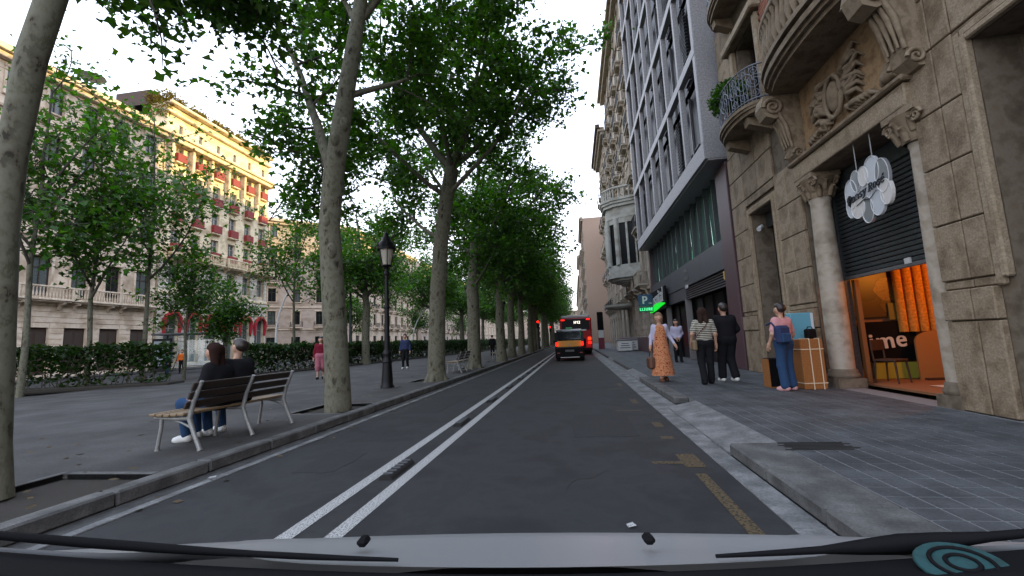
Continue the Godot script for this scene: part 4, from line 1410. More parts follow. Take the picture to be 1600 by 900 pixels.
func make_left_row() -> void:
	# pale palace-like building facing the boulevard
	var fl := [[5.6, 1.5, 3.4, 0.25, "door"], [5.0, 1.15, 2.9, 0.35], [4.5, 1.15, 2.5, 0.9], [4.0, 1.1, 2.2, 0.8], [3.7, 1.0, 1.9, 0.7]]
	var b := house("pale_building", "pale stone classical building with a long balustrade behind the young trees", Vector3(-38, 0.13, -17.0), PI / 2, 17.2, fl, 14.0, "pale_stone", "pale_trim", 7, ["", "long", "", "", ""], {"frame": "dark_frame", "pane": "curtained_glass", "courses": 1})
	var dish := MB.new()
	dish.lathe(Vector3(11.5, 24.6, -1.0), [Vector2(0.0, 0.0), Vector2(0.5, 0.05), Vector2(0.95, 0.22), Vector2(0.93, 0.26), Vector2(0.0, 0.1)], 16)
	dish.tube([Vector3(11.5, 22.6, -1), Vector3(11.5, 24.6, -1)], [0.06, 0.05], 6)
	obj("satellite_dish", dish, M.shutter_metal, b)
	for x in [1.5, 7.0, 13.5, 16.0]:
		pbox("chimney", b, Vector3(x, 23.4, -2.5), Vector3(1.0, 1.5, 1.0), M.pale_trim, 0.03)
	# hotel
	var t := thing("hotel", "tall cream hotel with red window boxes, its upper storeys lit by evening sun", "building", Vector3(-38, 0.13, -34.4), PI / 2)
	var W := 14.2
	var holes := []
	var cols := []
	for i in 6:
		cols.append(1.55 + i * 2.32)
	for i in 6:
		holes.append([cols[i] - 0.75, 0.5, 1.5, 4.6])
	for i in 6:
		holes.append([cols[i] - 0.55, 7.9, 1.1, 2.1])
	for j in 3:
		for i in 6:
			holes.append([cols[i] - 0.5, 11.3 + j * 3.0, 1.0, 2.15])
	for i in 6:
		holes.append([cols[i] - 0.42, 20.4, 0.84, 1.45])
		holes.append([cols[i] - 0.22, 23.3, 0.44, 0.9])
	var mb := MB.new()
	holed(mb, 0, 0, W, 26.0, holes, 0.35)
	shell(mb, 0, 0, W, 26.0, 14)
	obj("wall", mb, M.hotel_plaster, t)
	for h in holes:
		var win := window(t, h[0], h[1], h[2], h[3], 0.25, "window_frame", "curtained_glass")
	var st := MB.new()
	var yy := 0.02
	while yy < 10.5:
		var cuts := [0.02]
		for h in holes.slice(0, 12):
			if yy < h[1] + h[3] and yy + 0.4 > h[1]:
				cuts.append(h[0] - 0.02)
				cuts.append(h[0] + h[2] + 0.02)
		cuts.append(W - 0.02)
		for c in range(0, cuts.size() - 1, 2):
			st.box(Vector3((cuts[c] + cuts[c + 1]) / 2, yy + 0.2, 0.03), Vector3(cuts[c + 1] - cuts[c], 0.4, 0.06))
			st.box(Vector3((cuts[c] + cuts[c + 1]) / 2, yy + 0.2, 0.045), Vector3(cuts[c + 1] - cuts[c], 0.33, 0.09))
		yy += 0.42
	stuff(obj("stone_courses", st, M.hotel_stone, t))
	for i in 6:
		# red drapes round the tall ground-floor windows
		var pts := []
		var rad := []
		for k in 13:
			var a := PI * k / 12
			pts.append(Vector3(cols[i] - cos(a) * 0.85, 4.35 + sin(a) * 0.95, 0.2 + 0.12 * sin(a)))
			rad.append(0.2 + 0.03 * sin(k * 2.7))
		pts.push_front(Vector3(cols[i] - 0.8, 3.2, 0.16)); pts.append(Vector3(cols[i] + 0.8, 3.2, 0.16))
		rad.push_front(0.12); rad.append(0.12)
		var dr := MB.new()
		dr.tube(pts, rad, 6)
		obj("red_awning", dr, M.red_cloth, t)
		for j in 4:
			var y := 11.3 + j * 3.0 if j < 3 else 20.4
			pbox("flower_box", t, Vector3(cols[i], y - 0.05 + 0.35, 0.22), Vector3(1.1, 0.85, 0.42), M.red_box, 0.03)
			pbox("sill", t, Vector3(cols[i], y - 0.2, 0.2), Vector3(1.3, 0.14, 0.4), M.hotel_trim, 0.02)
		pbox("attic_bracket", t, Vector3(cols[i] - 1.16, 20.6, 0.28), Vector3(0.3, 2.6, 0.55), M.hotel_trim, 0.05)
		pbox("attic_bracket", t, Vector3(cols[i] - 1.16, 18.9, 0.18), Vector3(0.22, 0.9, 0.34), M.hotel_trim, 0.05)
	for i in 4:
		balcony(t, 0.6 + i * 3.3, 10.55, 2.9, 0.9, "stone", M.hotel_trim)
	balcony(t, 12.9, 10.55, 1.5, 1.1, "stone", M.hotel_trim)
	for e in [[10.45, 0.3, 0.3], [7.2, 0.3, 0.2], [22.2, 0.45, 0.8], [22.55, 0.25, 1.0], [25.0, 0.25, 0.4], [25.95, 0.3, 0.6]]:
		pbox("cornice", t, Vector3(W / 2, e[0], e[2] / 2), Vector3(W + 0.2, e[1], e[2]), M.hotel_trim, 0.05)
	var fol := MB.new()
	fol.tinted = true
	rng.seed = 77
	for i in 5200:
		var p := Vector3(rng.randf_range(0, W), 26.05 + absf(rng.randfn()) * 0.42, rng.randf_range(-0.2, 0.35))
		if sin(p.x * 2.2) + sin(p.x * 5.1) * 0.6 < -0.9:
			continue
		leaf(fol, p, 0.2, 0.22, 0.12, Color(0.24, 0.17, 0.015))
	for i in 1500:
		leaf(fol, Vector3(rng.randf_range(-0.3, 0.5), rng.randf_range(24.5, 27.2), rng.randf_range(-2.5, 0.3)), 0.2, 0.2, 0.1, Color(0.2, 0.15, 0.02))
	obj("roof_planting", fol, M.leaf, t)
	pbox("roof_room", t, Vector3(1.2, 26.2, -4.0), Vector3(2.4, 2.6, 4.0), M.brown_roof)
	# pink house left of the pale building
	var fp := [[5.0, 1.4, 3.2, 0.3], [4.4, 1.2, 2.6, 0.5], [4.2, 1.2, 2.5, 0.5], [4.2, 1.1, 2.4, 0.5], [4.0, 1.1, 2.2, 0.5], [3.4, 1.0, 1.8, 0.5]]
	house("pink_house", "salmon plaster house at the far left edge, its top catching the sun", Vector3(-38, 0.13, 0.0), PI / 2, 16.9, fp, 14.0, "pink_plaster", "pale_trim", 6, ["", "iron", "iron", "iron", "", ""])
	# corner building beyond the side street: chamfered face, then the street front
	var fc := [[4.8, 1.3, 3.0, 0.4], [3.6, 1.1, 2.1, 0.6], [3.5, 1.1, 2.1, 0.6], [3.5, 1.1, 2.0, 0.6], [3.4, 1.1, 2.0, 0.6], [3.4, 1.0, 1.9, 0.6]]
	house("corner_block", "pale pink corner block with small windows across the side street from the hotel", Vector3(-50.5, 0.13, -57.5), PI / 4, 17.6, fc, 12.0, "corner_stone", "pale_trim", 5, ["", "iron", "", "iron", "", ""], {"frame": "dark_frame", "courses": 2})
	house("balconied_block", "long beige apartment block with iron balconies seen between the plane trees", Vector3(-38, 0.13, -70.2), PI / 2, 30.0, fc, 12.0, "pale_stone", "pale_trim", 9, ["", "iron", "iron", "iron", "iron", ""], {"frame": "dark_frame"})
	house("end_block", "hazy pale block closing the view at the far end of the street", Vector3(-60, 0.13, -330.0), 0.0, 90.0, fc, 12.0, "corner_stone", "pale_trim", 20, ["", "", "", "", "", ""], {"frame": "dark_frame"})
	house("remote_block", "remote pale apartment block past the distant tan one", Vector3(-38, 0.13, -168.0), PI / 2, 150.0, fc, 12.0, "pale_stone", "pale_trim", 24, ["", "", "", "", "", ""], {"frame": "dark_frame"})
	house("distant_block", "distant tan apartment block behind the boulevard trees", Vector3(-38, 0.13, -104.0), PI / 2, 60.0, fc, 12.0, "corner_stone", "pale_trim", 12, ["", "iron", "", "iron", "", ""], {"frame": "dark_frame"})

# ---------------------------------------------------------------- foliage
func leaf(mb: MB, p: Vector3, size: float, g0: float, g1: float, base: Variant = null) -> void:
	var nrm := Vector3(rng.randfn(), absf(rng.randfn()) + 0.5, rng.randfn()).normalized()
	var d := nrm.cross(Vector3(rng.randfn(), rng.randfn() * 0.6 - 0.3, rng.randfn())).normalized()
	var s := nrm.cross(d)
	var z := size * rng.randf_range(0.55, 1.4)
	if base == null:
		var g := rng.randf_range(g0, g1)
		mb.col = Color(g * rng.randf_range(0.3, 0.52), g, g * rng.randf_range(0.1, 0.2))
	else:
		var k := rng.randf_range(0.65, 1.3)
		mb.col = Color(base.r * k, base.g * k * rng.randf_range(0.7, 1.1), base.b * k)
	var f := nrm * z * 0.14
	var k0 := mb.v.size()
	mb.vert(p, nrm)
	mb.vert(p + d * z * 0.45 + s * z * 0.5 + f, (nrm - s * 0.3).normalized())
	mb.vert(p + d * z * 0.55 + s * z * 0.2, nrm)
	mb.vert(p + d * z - f, (nrm + d * 0.3).normalized())
	mb.vert(p + d * z * 0.55 - s * z * 0.2, nrm)
	mb.vert(p + d * z * 0.45 - s * z * 0.5 + f, (nrm + s * 0.3).normalized())
	mb.ix.append_array([k0, k0 + 1, k0 + 2, k0, k0 + 2, k0 + 3, k0, k0 + 3, k0 + 4, k0, k0 + 4, k0 + 5])

func rand_dir(flat := 1.0) -> Vector3:
	return Vector3(rng.randfn(), rng.randfn() * flat, rng.randfn()).normalized()

func bent(a: Vector3, d: Vector3, l: float, k: int, lift: float, wob: float) -> Array:
	var pts := [a]
	var dir := d.normalized()
	for i in k:
		dir = (dir + Vector3(0, lift / k, 0) + rand_dir() * wob).normalized()
		pts.append(pts[-1] + dir * l / k)
	return pts

func taper(n: int, r0: float, r1: float) -> Array:
	var r := []
	for i in n:
		r.append(lerpf(r0, r1, float(i) / (n - 1)))
	return r

# limbs: Array of point arrays (absolute to the tree base) with start radius; opt: sec, twigs, leaves, size, g0, g1, reach, from
func tree(called: String, label: String, at: Vector3, trunk: Array, rad: Array, limbs: Array, opt: Dictionary, group := "", cat := "tree") -> Node3D:
	rng.seed = opt.get("seed", 1)
	var t := thing(called, label, cat, at, 0.0, group)
	var w := MB.new()
	w.tube(trunk, rad, opt.get("sides", 14), false, opt.get("wob", 0.05))
	var near: bool = opt.get("near", false)
	if near:
		# root flare and knots
		for i in (0 if at.z > -10.0 else 4):
			var a := TAU * i / 5 + rng.randf() * 0.6
			var o := Vector3(cos(a), 0, sin(a))
			var b0: Vector3 = trunk[0]
			w.tube([b0 + o * (rad[0] * 1.25) - Vector3(0, 0.1, 0), b0 + o * rad[0] * 0.8 + Vector3(0, 0.16, 0), b0 + o * rad[0] * 0.45 + Vector3(0, 0.55, 0)], [rad[0] * 0.3, rad[0] * 0.3, rad[0] * 0.18], 7)
		for i in (0 if at.z > -4.0 else 6):
			var q := rng.randf_range(0.05, 0.6) * (trunk.size() - 1)
			var k := int(q)
			var c: Vector3 = trunk[k].lerp(trunk[k + 1], q - k)
			var a := rng.randf() * TAU
			var rr: float = lerpf(rad[k], rad[k + 1], q - k)
			w.ball(c + Vector3(cos(a), 0, sin(a)) * rr * 0.8, Vector3(0.08, 0.14, 0.08) * rng.randf_range(0.8, 1.5), 5, 8)
	obj("trunk", w, M.bark, t)
	var crown := MB.new()
	crown.tinted = true
	var tw := MB.new()
	var g0: float = opt.get("g0", 0.085)
	var g1: float = opt.get("g1", 0.22)
	var size: float = opt.get("size", 0.17)
	var reach: float = opt.get("reach", 2.4)
	for li in limbs.size():
		var L: Array = limbs[li][0]
		var lm := MB.new()
		var r0: float = limbs[li][1]
		lm.tube(L, taper(L.size(), r0, r0 * 0.3), 9, false, 0.04)
		obj("limb", lm, M.bark if near else M.twig, t)
		var from: float = limbs[li][2] if limbs[li].size() > 2 else opt.get("from", 0.3)
		var sec: int = opt.get("sec", 8)
		for s in sec:
			var q := lerpf(from, 1.0, (s + rng.randf()) / sec) * (L.size() - 1)
			var k := mini(int(q), L.size() - 2)
			var st: Vector3 = L[k].lerp(L[k + 1], q - k)
			var axis: Vector3 = (L[k + 1] - L[k]).normalized()
			var d := rand_dir(0.5)
			d = (d - axis * d.dot(axis) * 0.6).normalized()
			var ln := reach * rng.randf_range(0.6, 1.15)
			var P := bent(st, d + Vector3(0, opt.get("lift", 0.25), 0), ln, 4, opt.get("droop", 0.0), 0.22)
			tw.tube(P, taper(P.size(), r0 * 0.28, 0.014), 5, false)
			var nt: int = opt.get("twigs", 6)
			for u in nt:
				var qq := lerpf(0.25, 1.0, (u + rng.randf()) / nt) * (P.size() - 1)
				var kk := mini(int(qq), P.size() - 2)
				var s2: Vector3 = P[kk].lerp(P[kk + 1], qq - kk)
				var P2 := bent(s2, rand_dir(0.7) + Vector3(0, 0.1, 0), rng.randf_range(0.5, 1.2) * reach / 2.4, 2, -0.15, 0.2)
				tw.tube(P2, [0.013, 0.009, 0.005], 4, false)
				var nl: int = int(opt.get("leaves", 70) * rng.randf_range(0.6, 1.3))
				var sp: float = opt.get("spread", 0.26)
				var tone := rng.randf_range(0.72, 1.4)
				for v in nl:
					var f := rng.randf() * 1.1
					var c: Vector3 = s2.lerp(P2[2], f)
					leaf(crown, c + Vector3(rng.randfn(), rng.randfn() * 0.8, rng.randfn()) * sp, size, g0 * tone, g1 * tone)
	stuff(obj("twigs", tw, M.twig, t))
	obj("crown", crown, M.leaf, t)
	return t

func limb(a: Vector3, d: Vector3, l: float, k := 6, lift := 0.5, wob := 0.1) -> Array:
	return bent(a, d, l, k, lift, wob)

func make_trees() -> void:
	var V := func(x, y, z): return Vector3(x, y, z)
	var grp := "plane trees along the kerb"
	var y0 := 0.075
	rng.seed = 3
	# 1: leaning trunk at the left edge of the frame
	var p := [V.call(0, 0, 0), V.call(-0.06, 0.5, 0), V.call(-0.14, 1.7, 0), V.call(-0.2, 2.6, 0), V.call(-0.18, 3.35, 0), V.call(-0.05, 4.4, 0), V.call(0.1, 5.3, -0.05), V.call(0.35, 6.6, -0.1)]
	tree("plane_tree", "nearest plane tree, its thick trunk cut by the left edge of the picture", Vector3(-5.36, y0, -3.4), p, [0.15, 0.128, 0.122, 0.12, 0.12, 0.12, 0.115, 0.1],
		[[limb(p[7], V.call(-0.3, 1, -0.5), 5.0), 0.16], [limb(p[7], V.call(0.8, 0.8, -0.2), 4.5), 0.14], [limb(p[7], V.call(0.1, 0.55, -1.0), 3.4, 6, 0.1), 0.08, 0.3], [limb(p[6].lerp(p[7], 0.45), V.call(0.2, 0.42, -1.0), 2.5, 6, 0.0), 0.06, 0.3], [limb(p[6].lerp(p[7], 0.6), V.call(-0.3, 0.5, -1.0), 2.4, 6, 0.0), 0.06, 0.3]],
		{"seed": 101, "near": true, "sec": 9, "twigs": 5, "leaves": 50, "size": 0.13, "reach": 1.45, "spread": 0.22, "g0": 0.06, "g1": 0.17}, grp)
	# 2: tall trunk with a sweep to the right
	p = [V.call(0, 0, 0), V.call(-0.03, 0.7, 0), V.call(-0.14, 2.45, 0), V.call(-0.23, 3.85, 0), V.call(-0.15, 5.0, 0), V.call(0.12, 6.75, 0), V.call(0.4, 8.5, 0), V.call(0.75, 10.5, 0.1), V.call(1.0, 12.0, 0.1)]
	tree("plane_tree", "tall mottled plane tree right behind the occupied bench, its trunk sweeping to the right", Vector3(-4.8, y0, -8.3), p, [0.27, 0.235, 0.225, 0.22, 0.215, 0.18, 0.15, 0.12, 0.09],
		[[limb(p[4], V.call(-0.62, 1.0, -0.25), 4.8, 6, 0.3), 0.13, 0.3], [limb(p[4], V.call(-0.5, 0.5, -0.6), 3.0, 5, 0.0), 0.08, 0.35], [limb(p[6], V.call(0.6, 1, -0.5), 4.0), 0.1], [limb(p[7], V.call(-0.5, 1, 0.2), 4.0), 0.09], [limb(p[8], V.call(0.4, 1, 0), 3.0), 0.08], [limb(p[5], V.call(0.5, 0.7, -0.9), 3.6), 0.08, 0.4], [limb(p[6], V.call(-0.6, 1.0, -0.6), 3.4), 0.08]],
		{"seed": 102, "near": true, "sec": 9, "twigs": 5, "leaves": 54, "size": 0.15, "reach": 1.9, "spread": 0.2, "g0": 0.08, "g1": 0.21}, grp)
	# 3: forked trunk
	p = [V.call(0, 0, 0), V.call(0.0, 0.6, 0), V.call(0.1, 3.1, 0), V.call(0.27, 4.9, 0), V.call(0.5, 6.4, 0), V.call(0.72, 7.4, 0)]
	tree("plane_tree", "plane tree forking high up, third along the kerb just past the black street lamp", Vector3(-4.67, y0, -14.2), p, [0.33, 0.29, 0.27, 0.26, 0.25, 0.25],
		[[limb(p[5], V.call(0.35, 1, 0), 5.5), 0.17, 0.15], [limb(p[5], V.call(-0.75, 1, 0), 5.2), 0.15, 0.15], [limb(p[5], V.call(0.95, 0.8, -0.1), 5.4, 6, 0.3), 0.11, 0.2], [limb(p[5], V.call(0.8, 1.0, 0.35), 5.8, 6, 0.3), 0.1, 0.3], [limb(p[4], V.call(0.9, 0.5, 0.5), 4.6, 6, 0.2), 0.09, 0.3], [limb(p[4], V.call(-0.9, 0.5, 0.6), 4.6, 6, 0.2), 0.09, 0.3], [limb(p[3], V.call(-0.8, 0.5, -0.5), 4.0, 6, 0.2), 0.08, 0.4], [limb(p[5], V.call(0.1, 0.8, 0.9), 5.0), 0.1], [limb(p[5], V.call(0.5, 0.9, 0.6), 5.6), 0.1]],
		{"seed": 133, "near": true, "sec": 9, "twigs": 5, "leaves": 56, "size": 0.16, "reach": 2.3, "spread": 0.22}, grp)
	p = [V.call(0, 0, 0), V.call(0.0, 0.6, 0), V.call(0.03, 2.4, 0), V.call(0.02, 3.9, 0), V.call(0.22, 5.6, 0), V.call(0.2, 6.8, 0)]
	tree("plane_tree", "plane tree beside the empty bench, fourth along the kerb", Vector3(-4.82, y0, -20.4), p, [0.36, 0.32, 0.3, 0.3, 0.25, 0.23],
		[[limb(p[5], V.call(0.2, 1, 0), 5.5), 0.16, 0.1], [limb(p[5], V.call(-0.7, 1, 0.3), 5.2), 0.14, 0.15], [limb(p[4], V.call(1.0, 0.6, 0.2), 5.0, 6, 0.2), 0.1, 0.25], [limb(p[4], V.call(0.6, 0.5, 0.9), 4.6, 6, 0.2), 0.1, 0.3], [limb(p[4], V.call(-0.9, 0.5, -0.6), 4.6), 0.09, 0.3], [limb(p[5], V.call(0.9, 0.9, -0.3), 5.4), 0.11, 0.2], [limb(p[3], V.call(0.7, 0.5, 0.6), 3.2, 5, 0.0), 0.06, 0.5]],
		{"seed": 104, "near": true, "sec": 9, "twigs": 5, "leaves": 56, "size": 0.17, "reach": 2.4, "spread": 0.23}, grp)
	# two patterns for the rest of the row
	var protos := []
	var order := ["fifth", "sixth", "seventh", "eighth", "ninth", "tenth", "eleventh", "twelfth", "thirteenth", "fourteenth", "fifteenth", "sixteenth"]
	var zs := kerb_tree_z()
	for i in range(4, zs.size()):
		var lab: String = "%s plane tree of the row along the left kerb, counted from the camera" % order[i - 4]
		var at := Vector3(-4.65 + 0.15 * sin(i * 2.0), y0, zs[i])
		if i < 7:
			rng.seed = 50 + i
			p = [V.call(0, 0, 0), V.call(0.0, 0.6, 0), V.call(0.05 * i - 0.25, 2.4, 0), V.call(0.05, 4.2, 0.1), V.call(0.1, 5.4, 0)]
			var lm := []
			for k in 7:
				var a := TAU * k / 7 + i
				lm.append([limb(p[4] - Vector3(0, 0.3 * (k % 3), 0), V.call(cos(a), 0.55 + 0.5 * (k % 2), sin(a)), 4.6 + 0.8 * (k % 2), 6, 0.4), 0.12, 0.2])
			lm.append([limb(p[4], V.call(0.1, 1, 0), 6.0), 0.15, 0.2])
			protos.append(tree("plane_tree", lab, at, p, [0.38, 0.3, 0.27, 0.25, 0.22], lm, {"seed": 104 + i, "sec": 8, "twigs": 6, "leaves": 28, "size": 0.23, "reach": 2.6, "spread": 0.36, "sides": 10}, grp))
		else:
			copy(protos[i % 3], "plane_tree", lab, at, i * 1.9)
	# the second row of big trees, at the hedge
	var order2 := ["nearest", "second", "third", "fourth", "fifth", "sixth"]
	var i2 := 0
	for q in [[-15.0, -29.5, 0], [-14.2, -43.0, 1], [-14.5, -55.0, 2], [-14.5, -68.0, 0], [-14.5, -82.0, 1], [-14.5, -98.0, 2]]:
		copy(protos[q[2]], "plane_tree", "%s plane tree standing in the long hedge across the promenade" % order2[i2], Vector3(q[0], 0.1, q[1]), 2.3 + i2 * 1.3, "plane trees in the hedge line")
		i2 += 1
	# young slender trees of the far strip
	var yp := []
	for v in 4:
		rng.seed = 200 + v
		var h: float = [6.6, 8.5, 4.4, 6.0][v]
		p = [V.call(0, 0, 0), V.call(0.05, h * 0.2, 0), V.call(0.0, h * 0.45, 0.05), V.call(0.1, h * 0.75, 0)]
		var lm := []
		for k in 5:
			var a := TAU * k / 5 + v
			lm.append([limb(p[2] + (p[3] - p[2]) * 0.2 * k, V.call(cos(a) * 0.75, 0.9, sin(a) * 0.75), h * 0.42, 5, 0.4), 0.045, 0.2])
		lm.append([limb(p[3], V.call(0, 1, 0), h * 0.45), 0.05, 0.1])
		yp.append([p, [0.1, 0.08, 0.07, 0.05], lm, {"seed": 210 + v, "sec": 6, "twigs": 5, "leaves": 18, "size": 0.19, "reach": h * 0.23, "spread": 0.3, "g0": 0.07, "g1": 0.2, "sides": 7, "wob": 0.0}])
	var spots2 := [[-20.2, -13.3, 1, "young tree with a high airy crown beside the leaning trunk at the left"], [-20.4, -15.6, 0, "young staked tree in front of the balustrade of the pale building"], [-20.0, -17.6, 1, "tall young tree just left of the sunlit hotel"], [-21.0, -20.8, 3, "leafy young tree in front of the hotel's red window boxes"], [-21.5, -24.2, 2, "small round young tree before the hotel's red awnings"], [-21.0, -30.0, 1, "young white-barked tree before the pink corner block"], [-21.0, -38.5, 3, "young tree behind the black street lamp"], [-21.5, -47.0, 1, "young tree left of the third plane tree's trunk"], [-21.0, -56.0, 3, "young tree right of the third plane tree's trunk"], [-21.0, -66.0, 1, "farthest young tree but one across the promenade"], [-21.0, -78.0, 3, "farthest young tree across the promenade"]]
	var made := {}
	for s in spots2:
		var at := Vector3(s[0], 0.0, s[1])
		if not made.has(s[2]):
			var d: Array = yp[s[2]]
			made[s[2]] = tree("young_tree", s[3], at, d[0], d[1], d[2], d[3], "young trees across the promenade")
		else:
			copy(made[s[2]], "young_tree", s[3], at, s[1] * 1.7)
		if s[1] > -18.0:
			get_child(-1).scale = Vector3(1.2, 1.3, 1.2)

func make_hedges() -> void:
	var runs := [[Vector3(-25.5, 0.0, -13.6), Vector3(-17.4, 0.0, -16.6), 1.75, "nearer clipped hedge at the left, bare stems showing underneath"], [Vector3(-16.6, 0.0, -20.0), Vector3(-12.9, 0.0, -56.0), 1.55, "long clipped hedge running along the far side of the promenade"], [Vector3(-12.9, 0.0, -57.5), Vector3(-12.9, 0.0, -125.0), 1.55, "farthest clipped hedge, continuing the long one down the promenade"]]
	for q in runs:
		var a: Vector3 = q[0]
		var b: Vector3 = q[1]
		var h: float = q[2]
		var t := thing("hedge", q[3], "hedge", a + Vector3(0, 0.13, 0), 0.0, "clipped hedges")
		var d := b - a
		var l := d.length()
		d = d.normalized()
		var s := d.cross(Vector3.UP)
		rng.seed = int(l * 10)
		var soil := MB.new()
		var bas := Basis(d, Vector3.UP, -s)
		soil.cbox(d * l / 2 + Vector3(0, 0.03, 0), Vector3(l + 0.5, 0.16, 1.3), 0.03, bas)
		obj("bed_edging", soil, M.earth, t)
		var st := MB.new()
		var n := int(l / 0.16)
		for i in n:
			var p := d * (l * (i + rng.randf()) / n) + s * rng.randf_range(-0.3, 0.3) + Vector3(0, 0.08, 0)
			var P := bent(p, Vector3(rng.randfn() * 0.25, 1, rng.randfn() * 0.25), h * 0.85, 3, 0.3, 0.15)
			st.tube(P, [0.022, 0.018, 0.014, 0.008], 4, false)
		stuff(obj("stems", st, M.twig, t))
		var fol := MB.new()
		fol.tinted = true
		var m := int(l * (620 if l < 50.0 else 240))
		for i in m:
			var f := rng.randf()
			var yy := h * (1.0 - 0.55 * pow(rng.randf(), 1.6))
			if i % 6 == 0:
				yy = rng.randf_range(0.15, h * 0.5)
			yy += 0.06 * sin(f * l * 2.1) + 0.05 * sin(f * l * 5.3 + 1.0)
			leaf(fol, d * l * f + s * rng.randf_range(-0.48, 0.48) + Vector3(0, yy, 0), 0.17, 0.025, 0.08)
		obj("foliage", fol, M.leaf, t)

# ---------------------------------------------------------------- street furniture
func make_bench(label: String, at: Vector3, turn: float, L := 1.95, frames := 3) -> Node3D:
	var b := thing("park_bench", label, "bench", at, turn, "wooden slat benches on the promenade")
	for i in frames:
		var x := -L / 2 + 0.08 + (L - 0.16) * i / (frames - 1)
		var f := MB.new()
		f.tube([Vector3(x, 0.0, -0.37), Vector3(x, 0.03, -0.36), Vector3(x, 0.22, -0.27), Vector3(x, 0.4, -0.2), Vector3(x, 0.6, -0.25), Vector3(x, 0.86, -0.36)], [0.036, 0.028, 0.026, 0.032, 0.028, 0.024], 8)
		f.tube([Vector3(x, 0.0, 0.24), Vector3(x, 0.03, 0.24), Vector3(x, 0.3, 0.2), Vector3(x, 0.4, 0.2)], [0.034, 0.024, 0.022, 0.024], 8)
		f.tube([Vector3(x, 0.4, -0.2), Vector3(x, 0.395, 0.0), Vector3(x, 0.41, 0.3)], [0.03, 0.026, 0.018], 8)
		if i != 1:
			f.tube([Vector3(x, 0.28, -0.24), Vector3(x, 0.35, -0.08), Vector3(x, 0.39, 0.08)], [0.018, 0.014, 0.012], 6)
		obj("frame", f, M.cast_metal, b)
	for k in 5:
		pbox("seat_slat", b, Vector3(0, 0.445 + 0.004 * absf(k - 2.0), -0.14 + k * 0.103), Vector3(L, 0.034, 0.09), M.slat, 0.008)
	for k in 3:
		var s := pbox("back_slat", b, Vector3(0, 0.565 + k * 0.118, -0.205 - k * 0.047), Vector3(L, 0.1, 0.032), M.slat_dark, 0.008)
		s.rotation.x = -0.38
	return b

func make_lamp(label: String, at: Vector3) -> Node3D:
	var t := thing("street_lamp", label, "street lamp", at, 0.0, "black cast iron street lamps")
	var b := MB.new()
	b.lathe(Vector3.ZERO, [Vector2(0.2, 0), Vector2(0.2, 0.06), Vector2(0.16, 0.1), Vector2(0.165, 0.2), Vector2(0.13, 0.7), Vector2(0.15, 0.74), Vector2(0.15, 0.78), Vector2(0.1, 0.84), Vector2(0.12, 0.95), Vector2(0.14, 1.02), Vector2(0.085, 1.1)], 12)
	obj("pedestal", b, M.iron, t)
	var s := MB.new()
	s.lathe(Vector3.ZERO, [Vector2(0.085, 1.1), Vector2(0.08, 1.4), Vector2(0.068, 2.3), Vector2(0.095, 2.33), Vector2(0.095, 2.38), Vector2(0.065, 2.42), Vector2(0.055, 3.3), Vector2(0.09, 3.34), Vector2(0.09, 3.4), Vector2(0.055, 3.46), Vector2(0.05, 3.55), Vector2(0.14, 3.62)], 12)
	obj("shaft", s, M.iron, t)
	var fr := MB.new()
	for k in 6:
		var a := TAU * k / 6
		var o := Vector3(cos(a), 0, sin(a))
		fr.tube([Vector3(0, 3.62, 0) + o * 0.15, Vector3(0, 4.12, 0) + o * 0.24], [0.013, 0.013], 5)
	fr.lathe(Vector3.ZERO, [Vector2(0.14, 3.6), Vector2(0.17, 3.6), Vector2(0.17, 3.64), Vector2(0.14, 3.64)], 6)
	var la := obj("lantern", fr, M.iron, t)
	var g := MB.new()
	g.lathe(Vector3.ZERO, [Vector2(0.143, 3.63), Vector2(0.23, 4.12)], 6)
	obj("glass", g, mat("lamp_glass", lin(0.5, 0.46, 0.38), 0.2) if not M.has("lamp_glass") else M.lamp_glass, la)
	var rf := MB.new()
	rf.lathe(Vector3.ZERO, [Vector2(0.27, 4.1), Vector2(0.29, 4.16), Vector2(0.25, 4.2), Vector2(0.24, 4.3), Vector2(0.15, 4.4), Vector2(0.13, 4.48), Vector2(0.08, 4.52), Vector2(0.07, 4.6), Vector2(0.02, 4.64), Vector2(0.0, 4.75)], 12)
	for k in 6:
		var a := TAU * k / 6
		rf.tube([Vector3(cos(a) * 0.26, 4.18, sin(a) * 0.26), Vector3(cos(a) * 0.3, 4.26, sin(a) * 0.3), Vector3(cos(a) * 0.27, 4.33, sin(a) * 0.27)], [0.02, 0.02, 0.008], 5)
	obj("crown", rf, M.iron, la)
	return t

